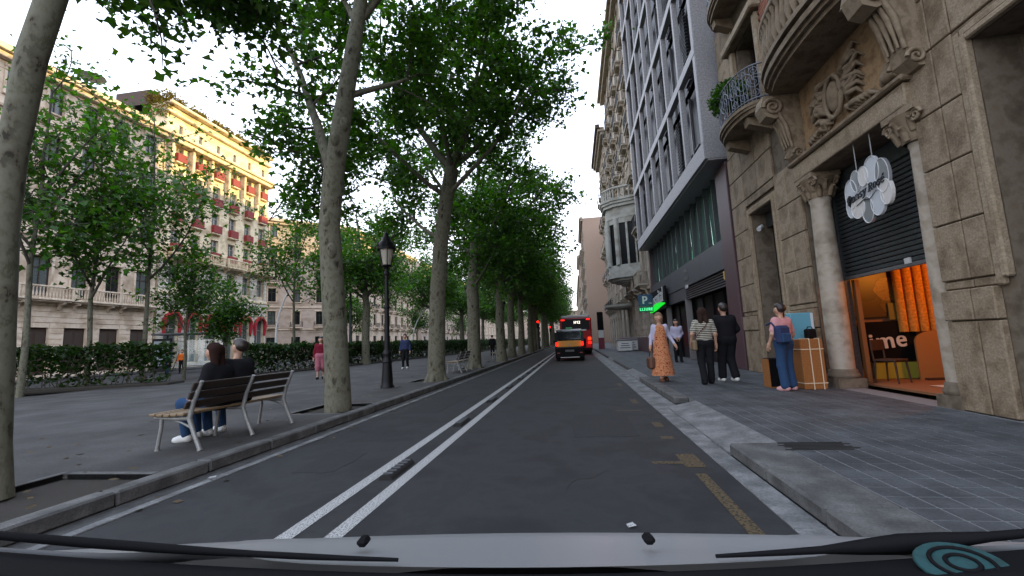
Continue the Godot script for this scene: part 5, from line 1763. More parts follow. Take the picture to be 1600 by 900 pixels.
func make_street_furniture() -> void:
	make_bench("wooden slat bench with grey metal frames where the couple sits", Vector3(-5.1, 0.13, -5.86), -PI / 2)
	make_bench("empty wooden bench between the third and fourth plane trees", Vector3(-5.0, 0.13, -18.2), -PI / 2)
	make_bench("distant empty bench past the fourth plane tree", Vector3(-5.6, 0.13, -31.0), -PI / 2, 1.7)
	var names := ["nearest ornate black street lamp, between the second and third plane trees", "second black street lamp, just behind the fourth plane tree", "third black street lamp along the promenade", "fourth black street lamp, far down the promenade"]
	var l0 := make_lamp(names[0], Vector3(-5.5, 0.13, -12.15))
	for i in range(1, 4):
		copy(l0, "street_lamp", names[i], Vector3(-5.5, 0.13, -12.15 - i * 10.6), 0.3 * i)
	pbox("lamp_foot_plate", l0, Vector3(0, 0.004, 0), Vector3(0.6, 0.008, 0.6), M.grille)
	# tall white curved lamps over the boulevard
	var i := 0
	for q in [[-27.0, -36.0, 9.4, "tall pale lamp post curving over the boulevard near the corner block"], [-17.4, -45.0, 6.0, "pale curved lamp post beyond the hedge"]]:
		var cl := thing("curved_lamp", q[3], "lamp post", Vector3(q[0], 0.0, q[1]), 0.0, "pale curved lamp posts")
		var mb := MB.new()
		var pts := []
		for k in 12:
			var f := k / 11.0
			pts.append(Vector3(3.2 * pow(maxf(f - 0.3, 0.0) / 0.7, 2.0) * q[2] / 9.4, q[2] * (f if f < 0.6 else 0.6 + (f - 0.6) * (1.0 - 0.25 * (f - 0.6))), 0))
		mb.tube(pts, taper(12, 0.1, 0.055), 8)
		obj("post", mb, M.white_pole, cl)
		var hd := MB.new()
		hd.cbox(pts[11] + Vector3(0.3, 0.05, 0), Vector3(0.8, 0.12, 0.26), 0.03)
		obj("lamp_head", hd, M.white_pole, cl)
		i += 1
	# dark pole with a road sign by the hedge
	var dp := thing("signal_mast", "dark green mast with a small camera head behind the second plane tree", "mast", Vector3(-16.6, 0.0, -30.3))
	var mm := MB.new()
	mm.tube([Vector3(0, 0, 0), Vector3(0, 7.2, 0)], [0.12, 0.08], 8)
	obj("mast", mm, mat("dark_green", lin(0.02, 0.035, 0.035), 0.5), dp)
	pbox("camera_head", dp, Vector3(0.3, 5.6, 0), Vector3(0.55, 0.22, 0.2), M.dark_green, 0.03)
	# traffic lights
	var red := glow("red_glow", Color(1.0, 0.06, 0.03), 6.0)
	for q in [[-4.62, -55.0, "red traffic light on a pole beside the kerbside trees"], [-4.6, -82.0, "farther red traffic light down the street"], [1.9, -84.0, "far traffic light on the right-hand side beyond the bus"]]:
		var tl := thing("traffic_light", q[2], "traffic light", Vector3(q[0] + 0.1, 0.13, q[1]), 0.0, "traffic lights down the street")
		var po := MB.new()
		po.tube([Vector3(0, 0, 0), Vector3(0, 3.7, 0)], [0.07, 0.06], 8)
		obj("pole", po, M.iron, tl)
		var hs := pbox("housing", tl, Vector3(0, 3.2, 0.16), Vector3(0.34, 1.0, 0.2), M.black, 0.03)
		for k in 3:
			var ln := MB.new()
			ln.lathe(Vector3.ZERO, [Vector2(0.0, 0.03), Vector2(0.08, 0.02), Vector2(0.12, 0.0)], 14, Basis(Vector3(1, 0, 0), PI / 2))
			obj("lens", ln, red if k == 0 else M.glass, hs, Vector3(0, 0.31 - k * 0.31, 0.11))
		var lt := OmniLight3D.new()
		lt.name = "lens_light"
		lt.light_color = Color(1, 0.08, 0.04)
		lt.light_energy = 0.12
		lt.light_size = 0.1
		lt.omni_range = 10
		lt.omni_attenuation = 2
		lt.shadow_enabled = true
		tl.add_child(lt)
		lt.position = Vector3(0, 3.51, 0.42)
	# bus stop totem
	var to := thing("bus_stop_totem", "dark slim information totem with a red foot by the right kerb ahead of the bus", "totem", Vector3(2.75, 0.13, -46.0))
	pbox("upper_panel", to, Vector3(0, 2.9, 0), Vector3(0.62, 1.9, 0.2), M.black, 0.02)
	pbox("timetable", to, Vector3(0, 1.55, 0.0), Vector3(0.5, 0.76, 0.16), M.white_plastic, 0.01)
	pbox("foot", to, Vector3(0, 0.58, 0), Vector3(0.6, 1.16, 0.2), mat("magenta", lin(0.16, 0.012, 0.03), 0.5), 0.02)
	# pale containers on the pavement
	var q2 := [[3.9, -35.6, 0.9, "pale lidded container with printed sides standing nearest on the right pavement"], [4.5, -36.8, 1.0, "pale container half hidden behind the printed one"]]
	for q in q2:
		var c := thing("container", q[3], "container", Vector3(q[0], 0.13, q[1]), 0.05)
		pbox("body", c, Vector3(0, 0.45, 0), Vector3(1.15, 0.8, 0.8), M.white_plastic, 0.04)
		var lid := pbox("lid", c, Vector3(0, 0.91, 0), Vector3(1.25, 0.14, 0.9), M.louver, 0.05)
		for s in [-1, 1]:
			pbox("wheel", c, Vector3(0.42 * s, 0.05, 0.3), Vector3(0.08, 0.1, 0.1), M.rubber, 0.03)
		for k in 3:
			pbox("print_band", c, Vector3(0, 0.3 + k * 0.17, 0.402), Vector3(0.8 - 0.12 * k, 0.06, 0.008), M.slate_panel)
	# bus shelter across the boulevard
	var sh := thing("bus_shelter", "bus shelter with a flat dark roof across the boulevard in front of the hotel", "bus shelter", Vector3(-30.0, 0.0, -30.0), 0.35)
	pbox("roof", sh, Vector3(0.4, 3.0, 0), Vector3(5.0, 0.14, 1.9), M.slate_panel, 0.03)
	for x in [-1.8, 2.2]:
		pbox("post", sh, Vector3(x, 1.46, -0.7), Vector3(0.1, 2.92, 0.1), M.iron)
	pbox("glass_back", sh, Vector3(0.2, 1.5, -0.72), Vector3(3.88, 2.1, 0.02), mat("clear_glass", Color(0.8, 0.9, 0.9, 0.15), 0.03))
	M.clear_glass.transparency = BaseMaterial3D.TRANSPARENCY_ALPHA
	var pc := pbox("poster_case", sh, Vector3(-1.75, 1.45, 0.1), Vector3(1.3, 2.5, 0.16), M.iron, 0.02)
	pbox("poster", pc, Vector3(0, 0.1, 0.086), Vector3(1.05, 1.9, 0.01), mat("poster_pale", lin(0.3, 0.36, 0.4), 0.4, M.stone.albedo_texture, 0.6))
	pbox("seat", sh, Vector3(0.8, 0.5, -0.35), Vector3(2.2, 0.06, 0.4), M.louver, 0.01)
	# parcels by the shop
	var bx := thing("cardboard_box", "tall orange-brown cardboard box bound with pale straps beside the column", "box", Vector3(4.62, 0.13, -9.5), 0.03)
	pbox("carton", bx, Vector3(0, 0.49, 0), Vector3(0.42, 0.98, 0.34), M.cardboard, 0.012)
	for x in [-0.04, 0.14]:
		pbox("strap", bx, Vector3(x, 0.495, 0.0), Vector3(0.016, 0.998, 0.356), M.strap)
	for y in [0.12, 0.78]:
		pbox("strap", bx, Vector3(0, y, 0.0), Vector3(0.434, 0.016, 0.352), M.strap)
	var bl := thing("blue_carton", "flat light blue carton standing upright behind the strapped box", "box", Vector3(4.72, 0.13, -9.86), 0.1)
	pbox("carton", bl, Vector3(0, 0.76, 0), Vector3(0.46, 1.52, 0.16), M.blue_panel, 0.01)
	pbox("spine", bl, Vector3(0.2, 0.76, 0.083), Vector3(0.05, 1.5, 0.008), M.white_plastic)
	var bg := thing("black_bag", "black bag lying on top of the strapped cardboard box", "bag", Vector3(4.72, 1.11, -9.52), 0.2)
	var bm := MB.new()
	bm.cbox(Vector3(0, 0.1, 0), Vector3(0.2, 0.2, 0.14), 0.03)
	obj("body", bm, M.black, bg)
	var hb := MB.new()
	hb.tube([Vector3(-0.06, 0.19, 0), Vector3(-0.04, 0.24, 0), Vector3(0.04, 0.24, 0), Vector3(0.06, 0.19, 0)], [0.01, 0.01, 0.01, 0.01], 5)
	obj("handle", hb, M.black, bg)
	var cs := thing("dark_case", "low dark case with a tan edge standing behind the person with the backpack", "case", Vector3(4.2, 0.13, -9.9), 0.0)
	pbox("body", cs, Vector3(0, 0.3, 0), Vector3(0.5, 0.6, 0.3), M.black, 0.02)
	pbox("edge", cs, Vector3(-0.245, 0.3, 0.02), Vector3(0.02, 0.58, 0.3), M.cardboard)
	pbox("edge", cs, Vector3(0, 0.012, 0.02), Vector3(0.5, 0.018, 0.3), M.cardboard)

# ---------------------------------------------------------------- vehicles
func wheel(parent: Node3D, at: Vector3, r: float, w: float) -> void:
	var key := ["wheel", r, w]
	if not mesh_cache.has(key):
		var t := MB.new()
		var bas := Basis(Vector3(0, 0, 1), PI / 2)
		t.lathe(Vector3.ZERO, [Vector2(r * 0.6, -w / 2), Vector2(r * 0.9, -w / 2), Vector2(r, -w * 0.35), Vector2(r, w * 0.35), Vector2(r * 0.9, w / 2), Vector2(r * 0.6, w / 2)], 24, bas)
		var k := MB.new()
		k.lathe(Vector3.ZERO, [Vector2(0.0, -w * 0.42), Vector2(r * 0.62, -w * 0.4), Vector2(r * 0.62, w * 0.4), Vector2(0.0, w * 0.42)], 16, bas)
		mesh_cache[key] = [t.mesh(M.rubber), k.mesh(M.louver)]
	var wh := part("wheel", mesh_cache[key][0], parent, at)
	part("rim", mesh_cache[key][1], wh)

func make_vehicles() -> void:
	# black and yellow taxi van; local z points back towards the camera, y up
	var t := thing("taxi", "black and yellow taxi van seen from behind with its brake lights on", "taxi", Vector3(-0.33, 0.0, -26.0))
	var paint := mat("black_paint", lin(0.006, 0.006, 0.008), 0.3)
	paint.metallic_specular = 0.3
	var prof := PackedVector2Array([Vector2(0, 0.32), Vector2(0.06, 0.55), Vector2(0.02, 0.95), Vector2(-0.14, 1.5), Vector2(-0.24, 1.8), Vector2(-0.42, 1.87), Vector2(-1.6, 1.92), Vector2(-2.7, 1.85), Vector2(-3.35, 1.2), Vector2(-4.2, 1.0), Vector2(-4.4, 0.7), Vector2(-4.4, 0.3)])
	var mb := MB.new()
	mb.prism(prof, -0.76, 0.76, Transform3D(SIDE, Vector3.ZERO))
	for s in [-1, 1]:
		var p2 := PackedVector2Array()
		for p in prof:
			p2.append(Vector2(clampf(p.x, -4.3, -0.06), minf(p.y, 1.2)))
		mb.prism(PackedVector2Array([Vector2(-0.05, 0.32), Vector2(-0.03, 0.95), Vector2(-0.12, 1.25), Vector2(-0.26, 1.72), Vector2(-2.7, 1.75), Vector2(-3.35, 1.15), Vector2(-4.2, 0.95), Vector2(-4.35, 0.3)]), -0.055, 0.055, Transform3D(SIDE, Vector3(s * 0.81, 0, 0)))
	obj("body", mb, paint, t)
	var tilt := Basis(Vector3(1, 0, 0), -0.28)
	var w := MB.new()
	w.cbox(Vector3(0, 1.52, -0.115), Vector3(1.42, 0.56, 0.05), 0.03, tilt)
	var win := obj("rear_window", w, M.glass, t)
	var yb := MB.new()
	yb.cbox(Vector3(0, 1.03, 0.03), Vector3(1.42, 0.36, 0.06), 0.025, Basis(Vector3(1, 0, 0), -0.1))
	var yo := obj("tailgate_panel", yb, mat("taxi_yellow", lin(0.45, 0.19, 0.008), 0.55), t)
	var em := MB.new()
	em.lathe(Vector3(0, 0.99, 0.07), [Vector2(0, 0.02), Vector2(0.05, 0.015), Vector2(0.06, 0.0)], 12, Basis(Vector3(1, 0, 0), PI / 2))
	obj("emblem", em, M.cast_metal, yo)
	pbox("bumper", t, Vector3(0, 0.5, 0.04), Vector3(1.7, 0.62, 0.16), M.black, 0.04)
	pbox("number_plate", t, Vector3(0, 0.62, 0.132), Vector3(0.52, 0.12, 0.02), M.slate_panel)
	pbox("sill_strip", t, Vector3(0, 0.24, 0.13), Vector3(1.1, 0.03, 0.03), M.white_plastic)
	var tailm := glow("tail_glow", Color(1.0, 0.1, 0.05), 1.7)
	for s in [-1, 1]:
		pbox("tail_light", t, Vector3(0.77 * s, 1.02, 0.05), Vector3(0.1, 0.24, 0.07), tailm, 0.02)
		pbox("reflector", t, Vector3(0.66 * s, 0.5, 0.145), Vector3(0.16, 0.05, 0.02), M.red_lamp_off)
		var mr := MB.new()
		mr.cbox(Vector3(0.98 * s, 1.15, -2.7), Vector3(0.18, 0.2, 0.12), 0.03)
		obj("mirror", mr, M.black, t)
		var ol := OmniLight3D.new()
		ol.name = "tail_lamp_light"
		ol.light_color = Color(1, 0.1, 0.05)
		ol.light_energy = 0.03
		ol.light_size = 0.06
		ol.omni_range = 8
		ol.omni_attenuation = 2
		ol.shadow_enabled = true
		t.add_child(ol)
		ol.position = Vector3(0.77 * s, 1.02, 0.16)
		for z in [-0.75, -3.5]:
			wheel(t, Vector3(0.74 * s, 0.31, z), 0.31, 0.2)
	pbox("roof_sign", t, Vector3(0, 1.99, -1.9), Vector3(0.4, 0.12, 0.16), mat("roof_sign_green", lin(0.05, 0.3, 0.1), 0.5), 0.02)
	# city bus
	var b := thing("city_bus", "red city bus with a black rear window ahead of the taxi, brake lights glowing", "bus", Vector3(0.13, 0.0, -35.5))
	var red := mat("bus_red", lin(0.26, 0.01, 0.014), 0.4)
	red.metallic_specular = 0.3
	mb = MB.new()
	mb.cbox(Vector3(0, 1.65, -6.0), Vector3(2.55, 2.7, 12.0), 0.09)
	obj("body", mb, red, b)
	pbox("roof_pod", b, Vector3(0, 3.1, -3.0), Vector3(2.3, 0.24, 5.6), mat("roof_grey", lin(0.36, 0.37, 0.36), 0.6), 0.06)
	pbox("rear_window", b, Vector3(0, 2.46, 0.02), Vector3(2.2, 0.92, 0.05), M.dark_glass, 0.03)
	pbox("ad_panel", b, Vector3(-0.1, 1.98, 0.03), Vector3(1.9, 0.1, 0.04), M.white_plastic)
	var dsp := pbox("route_display", b, Vector3(0.12, 2.62, 0.06), Vector3(0.5, 0.34, 0.03), M.black)
	text("route_number", dsp, "H12", 0.3, 0.01, glow("display_white", Color(1, 0.97, 0.9), 1.4), Transform3D(Basis.IDENTITY, Vector3(0, 0, 0.02)))
	pbox("engine_grille", b, Vector3(0, 0.95, 0.02), Vector3(1.5, 0.7, 0.05), M.black, 0.02)
	pbox("bumper", b, Vector3(0, 0.42, 0.04), Vector3(2.5, 0.26, 0.14), M.black, 0.04)
	for s in [-1, 1]:
		pbox("high_brake_light", b, Vector3(1.02 * s, 2.84, 0.05), Vector3(0.3, 0.1, 0.04), tailm, 0.02)
		pbox("tail_light", b, Vector3(1.06 * s, 0.95, 0.05), Vector3(0.28, 0.2, 0.05), tailm, 0.02)
		pbox("indicator", b, Vector3(1.06 * s, 1.28, 0.05), Vector3(0.28, 0.26, 0.05), glow("amber_glow", Color(1.0, 0.22, 0.05), 1.3) if not M.has("amber_glow") else M.amber_glow, 0.02)
		var ol := OmniLight3D.new()
		ol.name = "brake_lamp_light"
		ol.light_color = Color(1, 0.12, 0.05)
		ol.light_energy = 0.1
		ol.light_size = 0.1
		ol.omni_range = 8
		ol.omni_attenuation = 2
		ol.shadow_enabled = true
		b.add_child(ol)
		ol.position = Vector3(1.06 * s, 0.95, 0.2)
		for z in [-2.8, -9.2]:
			wheel(b, Vector3(1.14 * s, 0.48, z), 0.48, 0.28)
		for k in 6:
			pbox("side_window", b, Vector3(1.27 * s, 2.15, -1.4 - k * 1.75), Vector3(0.03, 1.0, 1.6), M.dark_glass)

func make_own_car() -> void:
	var t := thing("white_car", "white car whose bonnet and wiper cowl fill the bottom edge of the picture", "car", Vector3(0, 0, 0), deg_to_rad(7.95))
	t.rotation.z = deg_to_rad(-1.9)
	var paint := mat("car_white", lin(0.23, 0.235, 0.24), 0.28)
	paint.clearcoat_enabled = true
	var mb := MB.new()
	var hw := 0.9
	var nu := 40
	var rows := []
	var zoff := [0.36, 0.2, 0.1, 0.05, 0.0, -0.05, -0.12, -0.26, -0.42, -0.5, -0.52]
	var drop := [0.075, 0.044, 0.022, 0.011, 0.0, -0.022, -0.07, -0.17, -0.29, -0.42, -0.6]
	var P := func(i, j):
		var u: float = -1.0 + 2.0 * i / nu
		var x: float = u * hw
		var z: float = -(1.12 - 0.36 * u * u) + zoff[j]
		var y: float = 0.852 + 0.125 * u * u + drop[j]
		if j <= 3:
			y += 0.012 * exp(-pow((absf(u) - 0.62) / 0.1, 2.0))
		z = minf(z, -(0.80 - 0.17 * u * u) - 0.004)
		return Vector3(x, y, z)
	for j in zoff.size():
		var row := []
		for i in nu + 1:
			var a: Vector3 = P.call(mini(i + 1, nu), j) - P.call(maxi(i - 1, 0), j)
			var c: Vector3 = P.call(i, mini(j + 1, zoff.size() - 1)) - P.call(i, maxi(j - 1, 0))
			row.append(mb.vert(P.call(i, j), a.cross(c).normalized()))
		rows.append(row)
	for j in zoff.size() - 1:
		for i in nu:
			mb.squad(rows[j][i], rows[j][i + 1], rows[j + 1][i + 1], rows[j + 1][i])
	obj("bonnet", mb, paint, t)
	for s in [-1, 1]:
		pbox("wing", t, Vector3(0.84 * s, 0.55, -0.62), Vector3(0.1, 0.5, 0.9), paint, 0.04)
	pbox("bumper", t, Vector3(0, 0.42, -1.4), Vector3(1.6, 0.36, 0.3), M.black, 0.08)
	for s in [-1, 1]:
		wheel(t, Vector3(0.76 * s, 0.31, -0.75), 0.31, 0.2)
	# black scuttle between bonnet and windscreen
	var cw := MB.new()
	var last := []
	for i in nu + 1:
		var u: float = -1.0 + 2.0 * i / nu
		var x: float = u * 0.86
		var z := -(0.80 - 0.17 * u * u)
		var y := 0.914 + 0.128 * u * u
		var row := [Vector3(x, y - 0.06, z - 0.02), Vector3(x, y + 0.004, z), Vector3(x, y + 0.03, z + 0.1), Vector3(x, y + 0.02, z + 0.45)]
		if i > 0:
			for k in 3:
				cw.quad(last[k], row[k], row[k + 1], last[k + 1])
		last = row
	obj("scuttle", cw, M.black, t)
	for q in [[-0.86, -0.25, 1.0], [0.30, 0.74, -1.0]]:
		var wp := MB.new()
		var pts := []
		for k in 9:
			var x: float = lerpf(q[0], q[1], k / 8.0)
			var u := x / 0.86
			pts.append(Vector3(x, 0.914 + 0.128 * u * u + 0.018, -(0.80 - 0.17 * u * u) - 0.015))
		wp.tube(pts, [0.005, 0.006, 0.007, 0.007, 0.006, 0.005, 0.005, 0.004, 0.003] if q[2] > 0 else [0.003, 0.004, 0.005, 0.006, 0.011, 0.015, 0.012, 0.007, 0.006], 6)
		obj("wiper", wp, M.black, t)
	for x in [-0.35, 0.22]:
		pbox("washer_nozzle", t, Vector3(x, 0.905 + 0.02, -0.915), Vector3(0.022, 0.016, 0.03), M.black, 0.006)
	var dm := thing("teal_disc", "teal woven disc lying on the black dashboard at the lower right", "disc", Vector3(0.525, 0.972, -0.735), 0.1)
	dm.rotation.z = 0.12
	dm.rotation.x = 0.12
	var d0 := MB.new()
	d0.lathe(Vector3.ZERO, [Vector2(0.0, 0.0), Vector2(0.05, 0.0), Vector2(0.054, 0.005), Vector2(0.05, 0.009), Vector2(0.0, 0.009)], 28)
	obj("plate", d0, mat("teal", lin(0.005, 0.05, 0.055), 0.8, M.stone.albedo_texture, 9.0), dm)
	for k in 2:
		var rg := MB.new()
		var pts := []
		var rad := []
		for a in 25:
			pts.append(Vector3(cos(TAU * a / 24), 0, sin(TAU * a / 24)) * (0.018 + 0.017 * k) + Vector3(0, 0.01, 0))
			rad.append(0.003)
		rg.tube(pts, rad, 5, false)
		obj("ring", rg, M.black, dm)

# ---------------------------------------------------------------- people
func flesh(bones: Array, cell: float, k: float, grow := 0.0) -> MB:
	var lo := Vector3.ONE * 1e9
	var hi := -lo
	for b in bones:
		var r: float = maxf(b[2], b[3]) + grow + cell * 2.5
		lo = lo.min(b[0] - Vector3.ONE * r).min(b[1] - Vector3.ONE * r)
		hi = hi.max(b[0] + Vector3.ONE * r).max(b[1] + Vector3.ONE * r)
	var nx := int((hi.x - lo.x) / cell) + 2
	var ny := int((hi.y - lo.y) / cell) + 2
	var nz := int((hi.z - lo.z) / cell) + 2
	var fld := PackedFloat32Array()
	fld.resize(nx * ny * nz)
	fld.fill(1.0)
	for b in bones:
		var a: Vector3 = b[0]
		var d: Vector3 = b[1] - a
		var ra: float = b[2] + grow
		var rb: float = b[3] + grow
		var r := maxf(ra, rb) + k + cell * 2.0
		var m0 := (a.min(b[1]) - Vector3.ONE * r - lo) / cell
		var m1 := (a.max(b[1]) + Vector3.ONE * r - lo) / cell
		var dd := maxf(d.length_squared(), 1e-9)
		for z in range(maxi(int(m0.z), 0), mini(int(m1.z) + 1, nz)):
			for y in range(maxi(int(m0.y), 0), mini(int(m1.y) + 1, ny)):
				var row := (z * ny + y) * nx
				for x in range(maxi(int(m0.x), 0), mini(int(m1.x) + 1, nx)):
					var p := lo + Vector3(x, y, z) * cell - a
					var t := clampf(p.dot(d) / dd, 0.0, 1.0)
					var s := (p - d * t).length() - lerpf(ra, rb, t)
					var o := fld[row + x]
					var h := maxf(k - absf(o - s), 0.0) / k
					fld[row + x] = minf(o, s) - h * h * k * 0.25
	var mb := MB.new()
	var at := {}
	var sx := 1
	var sy := nx
	var sz := nx * ny
	for z in nz - 1:
		for y in ny - 1:
			var i0 := (z * ny + y) * nx
			for x in nx - 1:
				var i := i0 + x
				var c := [fld[i], fld[i + sx], fld[i + sy], fld[i + sx + sy], fld[i + sz], fld[i + sx + sz], fld[i + sy + sz], fld[i + sx + sy + sz]]
				var n := 0
				for q in c:
					if q < 0.0:
						n += 1
				if n == 0 or n == 8:
					continue
				var s := Vector3.ZERO
				var m := 0
				for e in [[0, 1], [2, 3], [4, 5], [6, 7], [0, 2], [1, 3], [4, 6], [5, 7], [0, 4], [1, 5], [2, 6], [3, 7]]:
					var f0: float = c[e[0]]
					var f1: float = c[e[1]]
					if (f0 < 0.0) != (f1 < 0.0):
						var t := f0 / (f0 - f1)
						var p0 := Vector3(e[0] & 1, (e[0] >> 1) & 1, (e[0] >> 2) & 1)
						var p1 := Vector3(e[1] & 1, (e[1] >> 1) & 1, (e[1] >> 2) & 1)
						s += p0.lerp(p1, t)
						m += 1
				var g := Vector3(c[1] + c[3] + c[5] + c[7] - c[0] - c[2] - c[4] - c[6], c[2] + c[3] + c[6] + c[7] - c[0] - c[1] - c[4] - c[5], c[4] + c[5] + c[6] + c[7] - c[0] - c[1] - c[2] - c[3])
				at[i] = mb.vert(lo + (Vector3(x, y, z) + s / m) * cell, g.normalized())
	for i in at:
		var f := fld[i]
		for ax in 3:
			var st: int = [sx, sy, sz][ax]
			var u: int = [sy, sz, sx][ax]
			var w: int = [sz, sx, sy][ax]
			if (f < 0.0) != (fld[i + st] < 0.0) and at.has(i - u) and at.has(i - w) and at.has(i - u - w):
				if f < 0.0:
					mb.squad(at[i - u - w], at[i - w], at[i], at[i - u])
				else:
					mb.squad(at[i - u - w], at[i - u], at[i], at[i - w])
	return mb

func person(label: String, at: Vector3, turn: float, h: float, J: Dictionary, wear: Dictionary) -> Node3D:
	var t := thing("person", label, "person", at, turn)
	var s := h / 1.72
	var d := {"pelvis": Vector3(0, 0.95, 0), "waist": Vector3(0, 1.1, 0), "chest": Vector3(0, 1.32, 0), "neck": Vector3(0, 1.47, 0.0), "head": Vector3(0, 1.61, 0.015),
		"hip_l": Vector3(-0.09, 0.92, 0), "hip_r": Vector3(0.09, 0.92, 0), "knee_l": Vector3(-0.1, 0.5, 0.02), "knee_r": Vector3(0.1, 0.5, 0.02), "ankle_l": Vector3(-0.1, 0.09, -0.02), "ankle_r": Vector3(0.1, 0.09, -0.02),
		"sh_l": Vector3(-0.165, 1.4, 0), "sh_r": Vector3(0.165, 1.4, 0), "el_l": Vector3(-0.24, 1.13, -0.03), "el_r": Vector3(0.24, 1.13, -0.03), "wr_l": Vector3(-0.26, 0.88, 0.05), "wr_r": Vector3(0.26, 0.88, 0.05)}
	for k in J:
		d[k] = J[k]
	for k in d:
		d[k] = d[k] * s
	var cell := 0.024
	var slim: float = wear.get("slim", 1.0)
	var L := func(a, b, ra, rb): return [a, b, ra * s, rb * s]
	var side := ((d.sh_r - d.sh_l) as Vector3).normalized() * s
	var fwd := side.cross(Vector3.UP).normalized() * -s
	if wear.has("fwd"):
		fwd = wear.fwd * s
	var torso := []
	for q in [-1, 1]:
		torso.append(L.call(d.pelvis + side * 0.075 * q, d.waist + side * 0.06 * q, 0.11 * slim, 0.095 * slim))
		torso.append(L.call(d.waist + side * 0.06 * q, d.chest + side * 0.085 * q, 0.095 * slim, 0.105 * slim))
		torso.append(L.call(d.chest + side * 0.085 * q, (d.sh_r if q > 0 else d.sh_l), 0.092 * slim, 0.05))
	torso.append(L.call(d.pelvis, d.chest, 0.11 * slim, 0.11 * slim))
	var arms := []
	var hands := []
	var legs := []
	var shoes := []
	var fingers := MB.new()
	for q in ["l", "r"]:
		var sg := -1.0 if q == "l" else 1.0
		arms.append([L.call(d["sh_" + q], d["el_" + q], 0.052, 0.042), L.call(d["el_" + q], d["wr_" + q], 0.041, 0.028)])
		var hd: Vector3 = (d["wr_" + q] - d["el_" + q]).normalized()
		if wear.has("hand_dir"):
			hd = wear.hand_dir
		hands.append(L.call(d["wr_" + q], d["wr_" + q] + hd * 0.075 * s, 0.028, 0.034))
		var palm: Vector3 = d["wr_" + q] + hd * 0.085 * s
		var sp := hd.cross(fwd.cross(hd)).normalized()
		if sp.length() < 0.5:
			sp = Vector3(0, 0, 1)
		var across: Vector3 = hd.cross(side).normalized()
		for fi in 4:
			var b0: Vector3 = palm + across * (fi - 1.5) * 0.019 * s
			var fl: float = [0.07, 0.078, 0.073, 0.056][fi] * s
			var curl := (-side * sg).normalized() * 0.35
			fingers.tube([b0 - hd * 0.02 * s, b0 + hd * fl * 0.5, b0 + (hd + curl).normalized() * fl * 0.8, b0 + (hd + curl * 1.8).normalized() * fl], [0.0095 * s, 0.009 * s, 0.0085 * s, 0.006 * s], 6)
		var th: Vector3 = d["wr_" + q] + hd * 0.035 * s + across * -0.03 * s
		fingers.tube([th, th - across * 0.025 * s + hd * 0.02 * s, th - across * 0.03 * s + hd * 0.05 * s], [0.012 * s, 0.0105 * s, 0.008 * s], 6)
		legs.append([L.call(d["hip_" + q], d["knee_" + q], 0.088 * slim, 0.058), L.call(d["knee_" + q], d["ankle_" + q], 0.056, 0.038)])
		var an: Vector3 = d["ankle_" + q]
		shoes.append(L.call(an - Vector3(0, 0.035, 0) * s - fwd * 0.03, an - Vector3(0, 0.05, 0) * s + fwd * 0.1, 0.042, 0.036))
		shoes.append(L.call(an - Vector3(0, 0.05, 0) * s + fwd * 0.1, an - Vector3(0, 0.056, 0) * s + fwd * 0.16, 0.036, 0.03))
	var head := [L.call(d.neck - Vector3(0, 0.04, 0), d.head, 0.054, 0.05), L.call(d.head + Vector3(0, 0.01, 0), d.head + Vector3(0, 0.04, 0) * s - fwd * 0.012, 0.08, 0.087), L.call(d.head - Vector3(0, 0.05, 0) * s + fwd * 0.03, d.head + fwd * 0.035, 0.05, 0.062), L.call(d.head + Vector3(0, 0.005, 0) + fwd * 0.09, d.head - Vector3(0, 0.025, 0) * s + fwd * 0.102, 0.012, 0.017)]
	for q in [-1, 1]:
		head.append(L.call(d.head + side * 0.083 * q + Vector3(0, 0.02, 0), d.head + side * 0.085 * q - Vector3(0, 0.02, 0), 0.018, 0.014))
	var all := []
	all.append_array(torso)
	for a in arms:
		all.append_array(a)
	all.append_array(hands)
	for a in legs:
		all.append_array(a)
	all.append_array(shoes)
	all.append_array(head)
	var body := flesh(all, cell, 0.05)
	var off := body.v.size()
	body.v.append_array(fingers.v)
	body.n.append_array(fingers.n)
	body.c.append_array(fingers.c)
	for i in fingers.ix:
		body.ix.append(i + off)
	obj("body", body, M.skin, t)
	var up := torso.duplicate()
	for a in arms:
		up.append(a[0] if wear.get("sleeve", 2) >= 2 else [a[0][0], a[0][0].lerp(a[0][1], 0.72), a[0][2] * 1.15, a[0][2] * 1.15])
		if wear.get("sleeve", 2) >= 2:
			up.append([a[1][0], a[1][0].lerp(a[1][1], 0.92), a[1][2], a[1][3] * 1.2])
	var gt: float = wear.get("loose", 0.012)
	obj(wear.get("top_name", "shirt"), flesh(up, cell, 0.05, gt), wear.top, t)
	if wear.has("bottom"):
		var low := [L.call(d.pelvis - side * 0.06, d.pelvis + side * 0.06, 0.118 * slim, 0.118 * slim)]
		for a in legs:
			low.append(a[0])
			low.append([a[1][0], a[1][0].lerp(a[1][1], wear.get("leg_to", 0.95)), a[1][2] * 1.05, a[1][3] * wear.get("flare", 1.25)])
		obj("trousers", flesh(low, cell, 0.045, wear.get("leg_loose", 0.014)), wear.bottom, t)
	for q in 2:
		obj("shoe", flesh(shoes.slice(q * 2, q * 2 + 2), 0.018, 0.03, 0.012), wear.shoe, t)
	var hc: Vector3 = d.head + Vector3(0, 0.04, 0) * s - fwd * 0.022
	var hb := [[hc + fwd * 0.02 + Vector3(0, 0.03, 0) * s, hc - fwd * 0.02, 0.088 * s, 0.098 * s]]
	if wear.get("long_hair", 0.0) > 0.0:
		var ln: float = wear.long_hair * s
		for q in [-0.05, 0.05]:
			hb.append([hc - fwd * 0.03 + side * q, hc - fwd * 0.07 + side * q * 1.3 - Vector3(0, ln, 0), 0.065 * s, 0.05 * s])
	obj("hair", flesh(hb, 0.022, 0.04), wear.get("hair", M.hair), t)
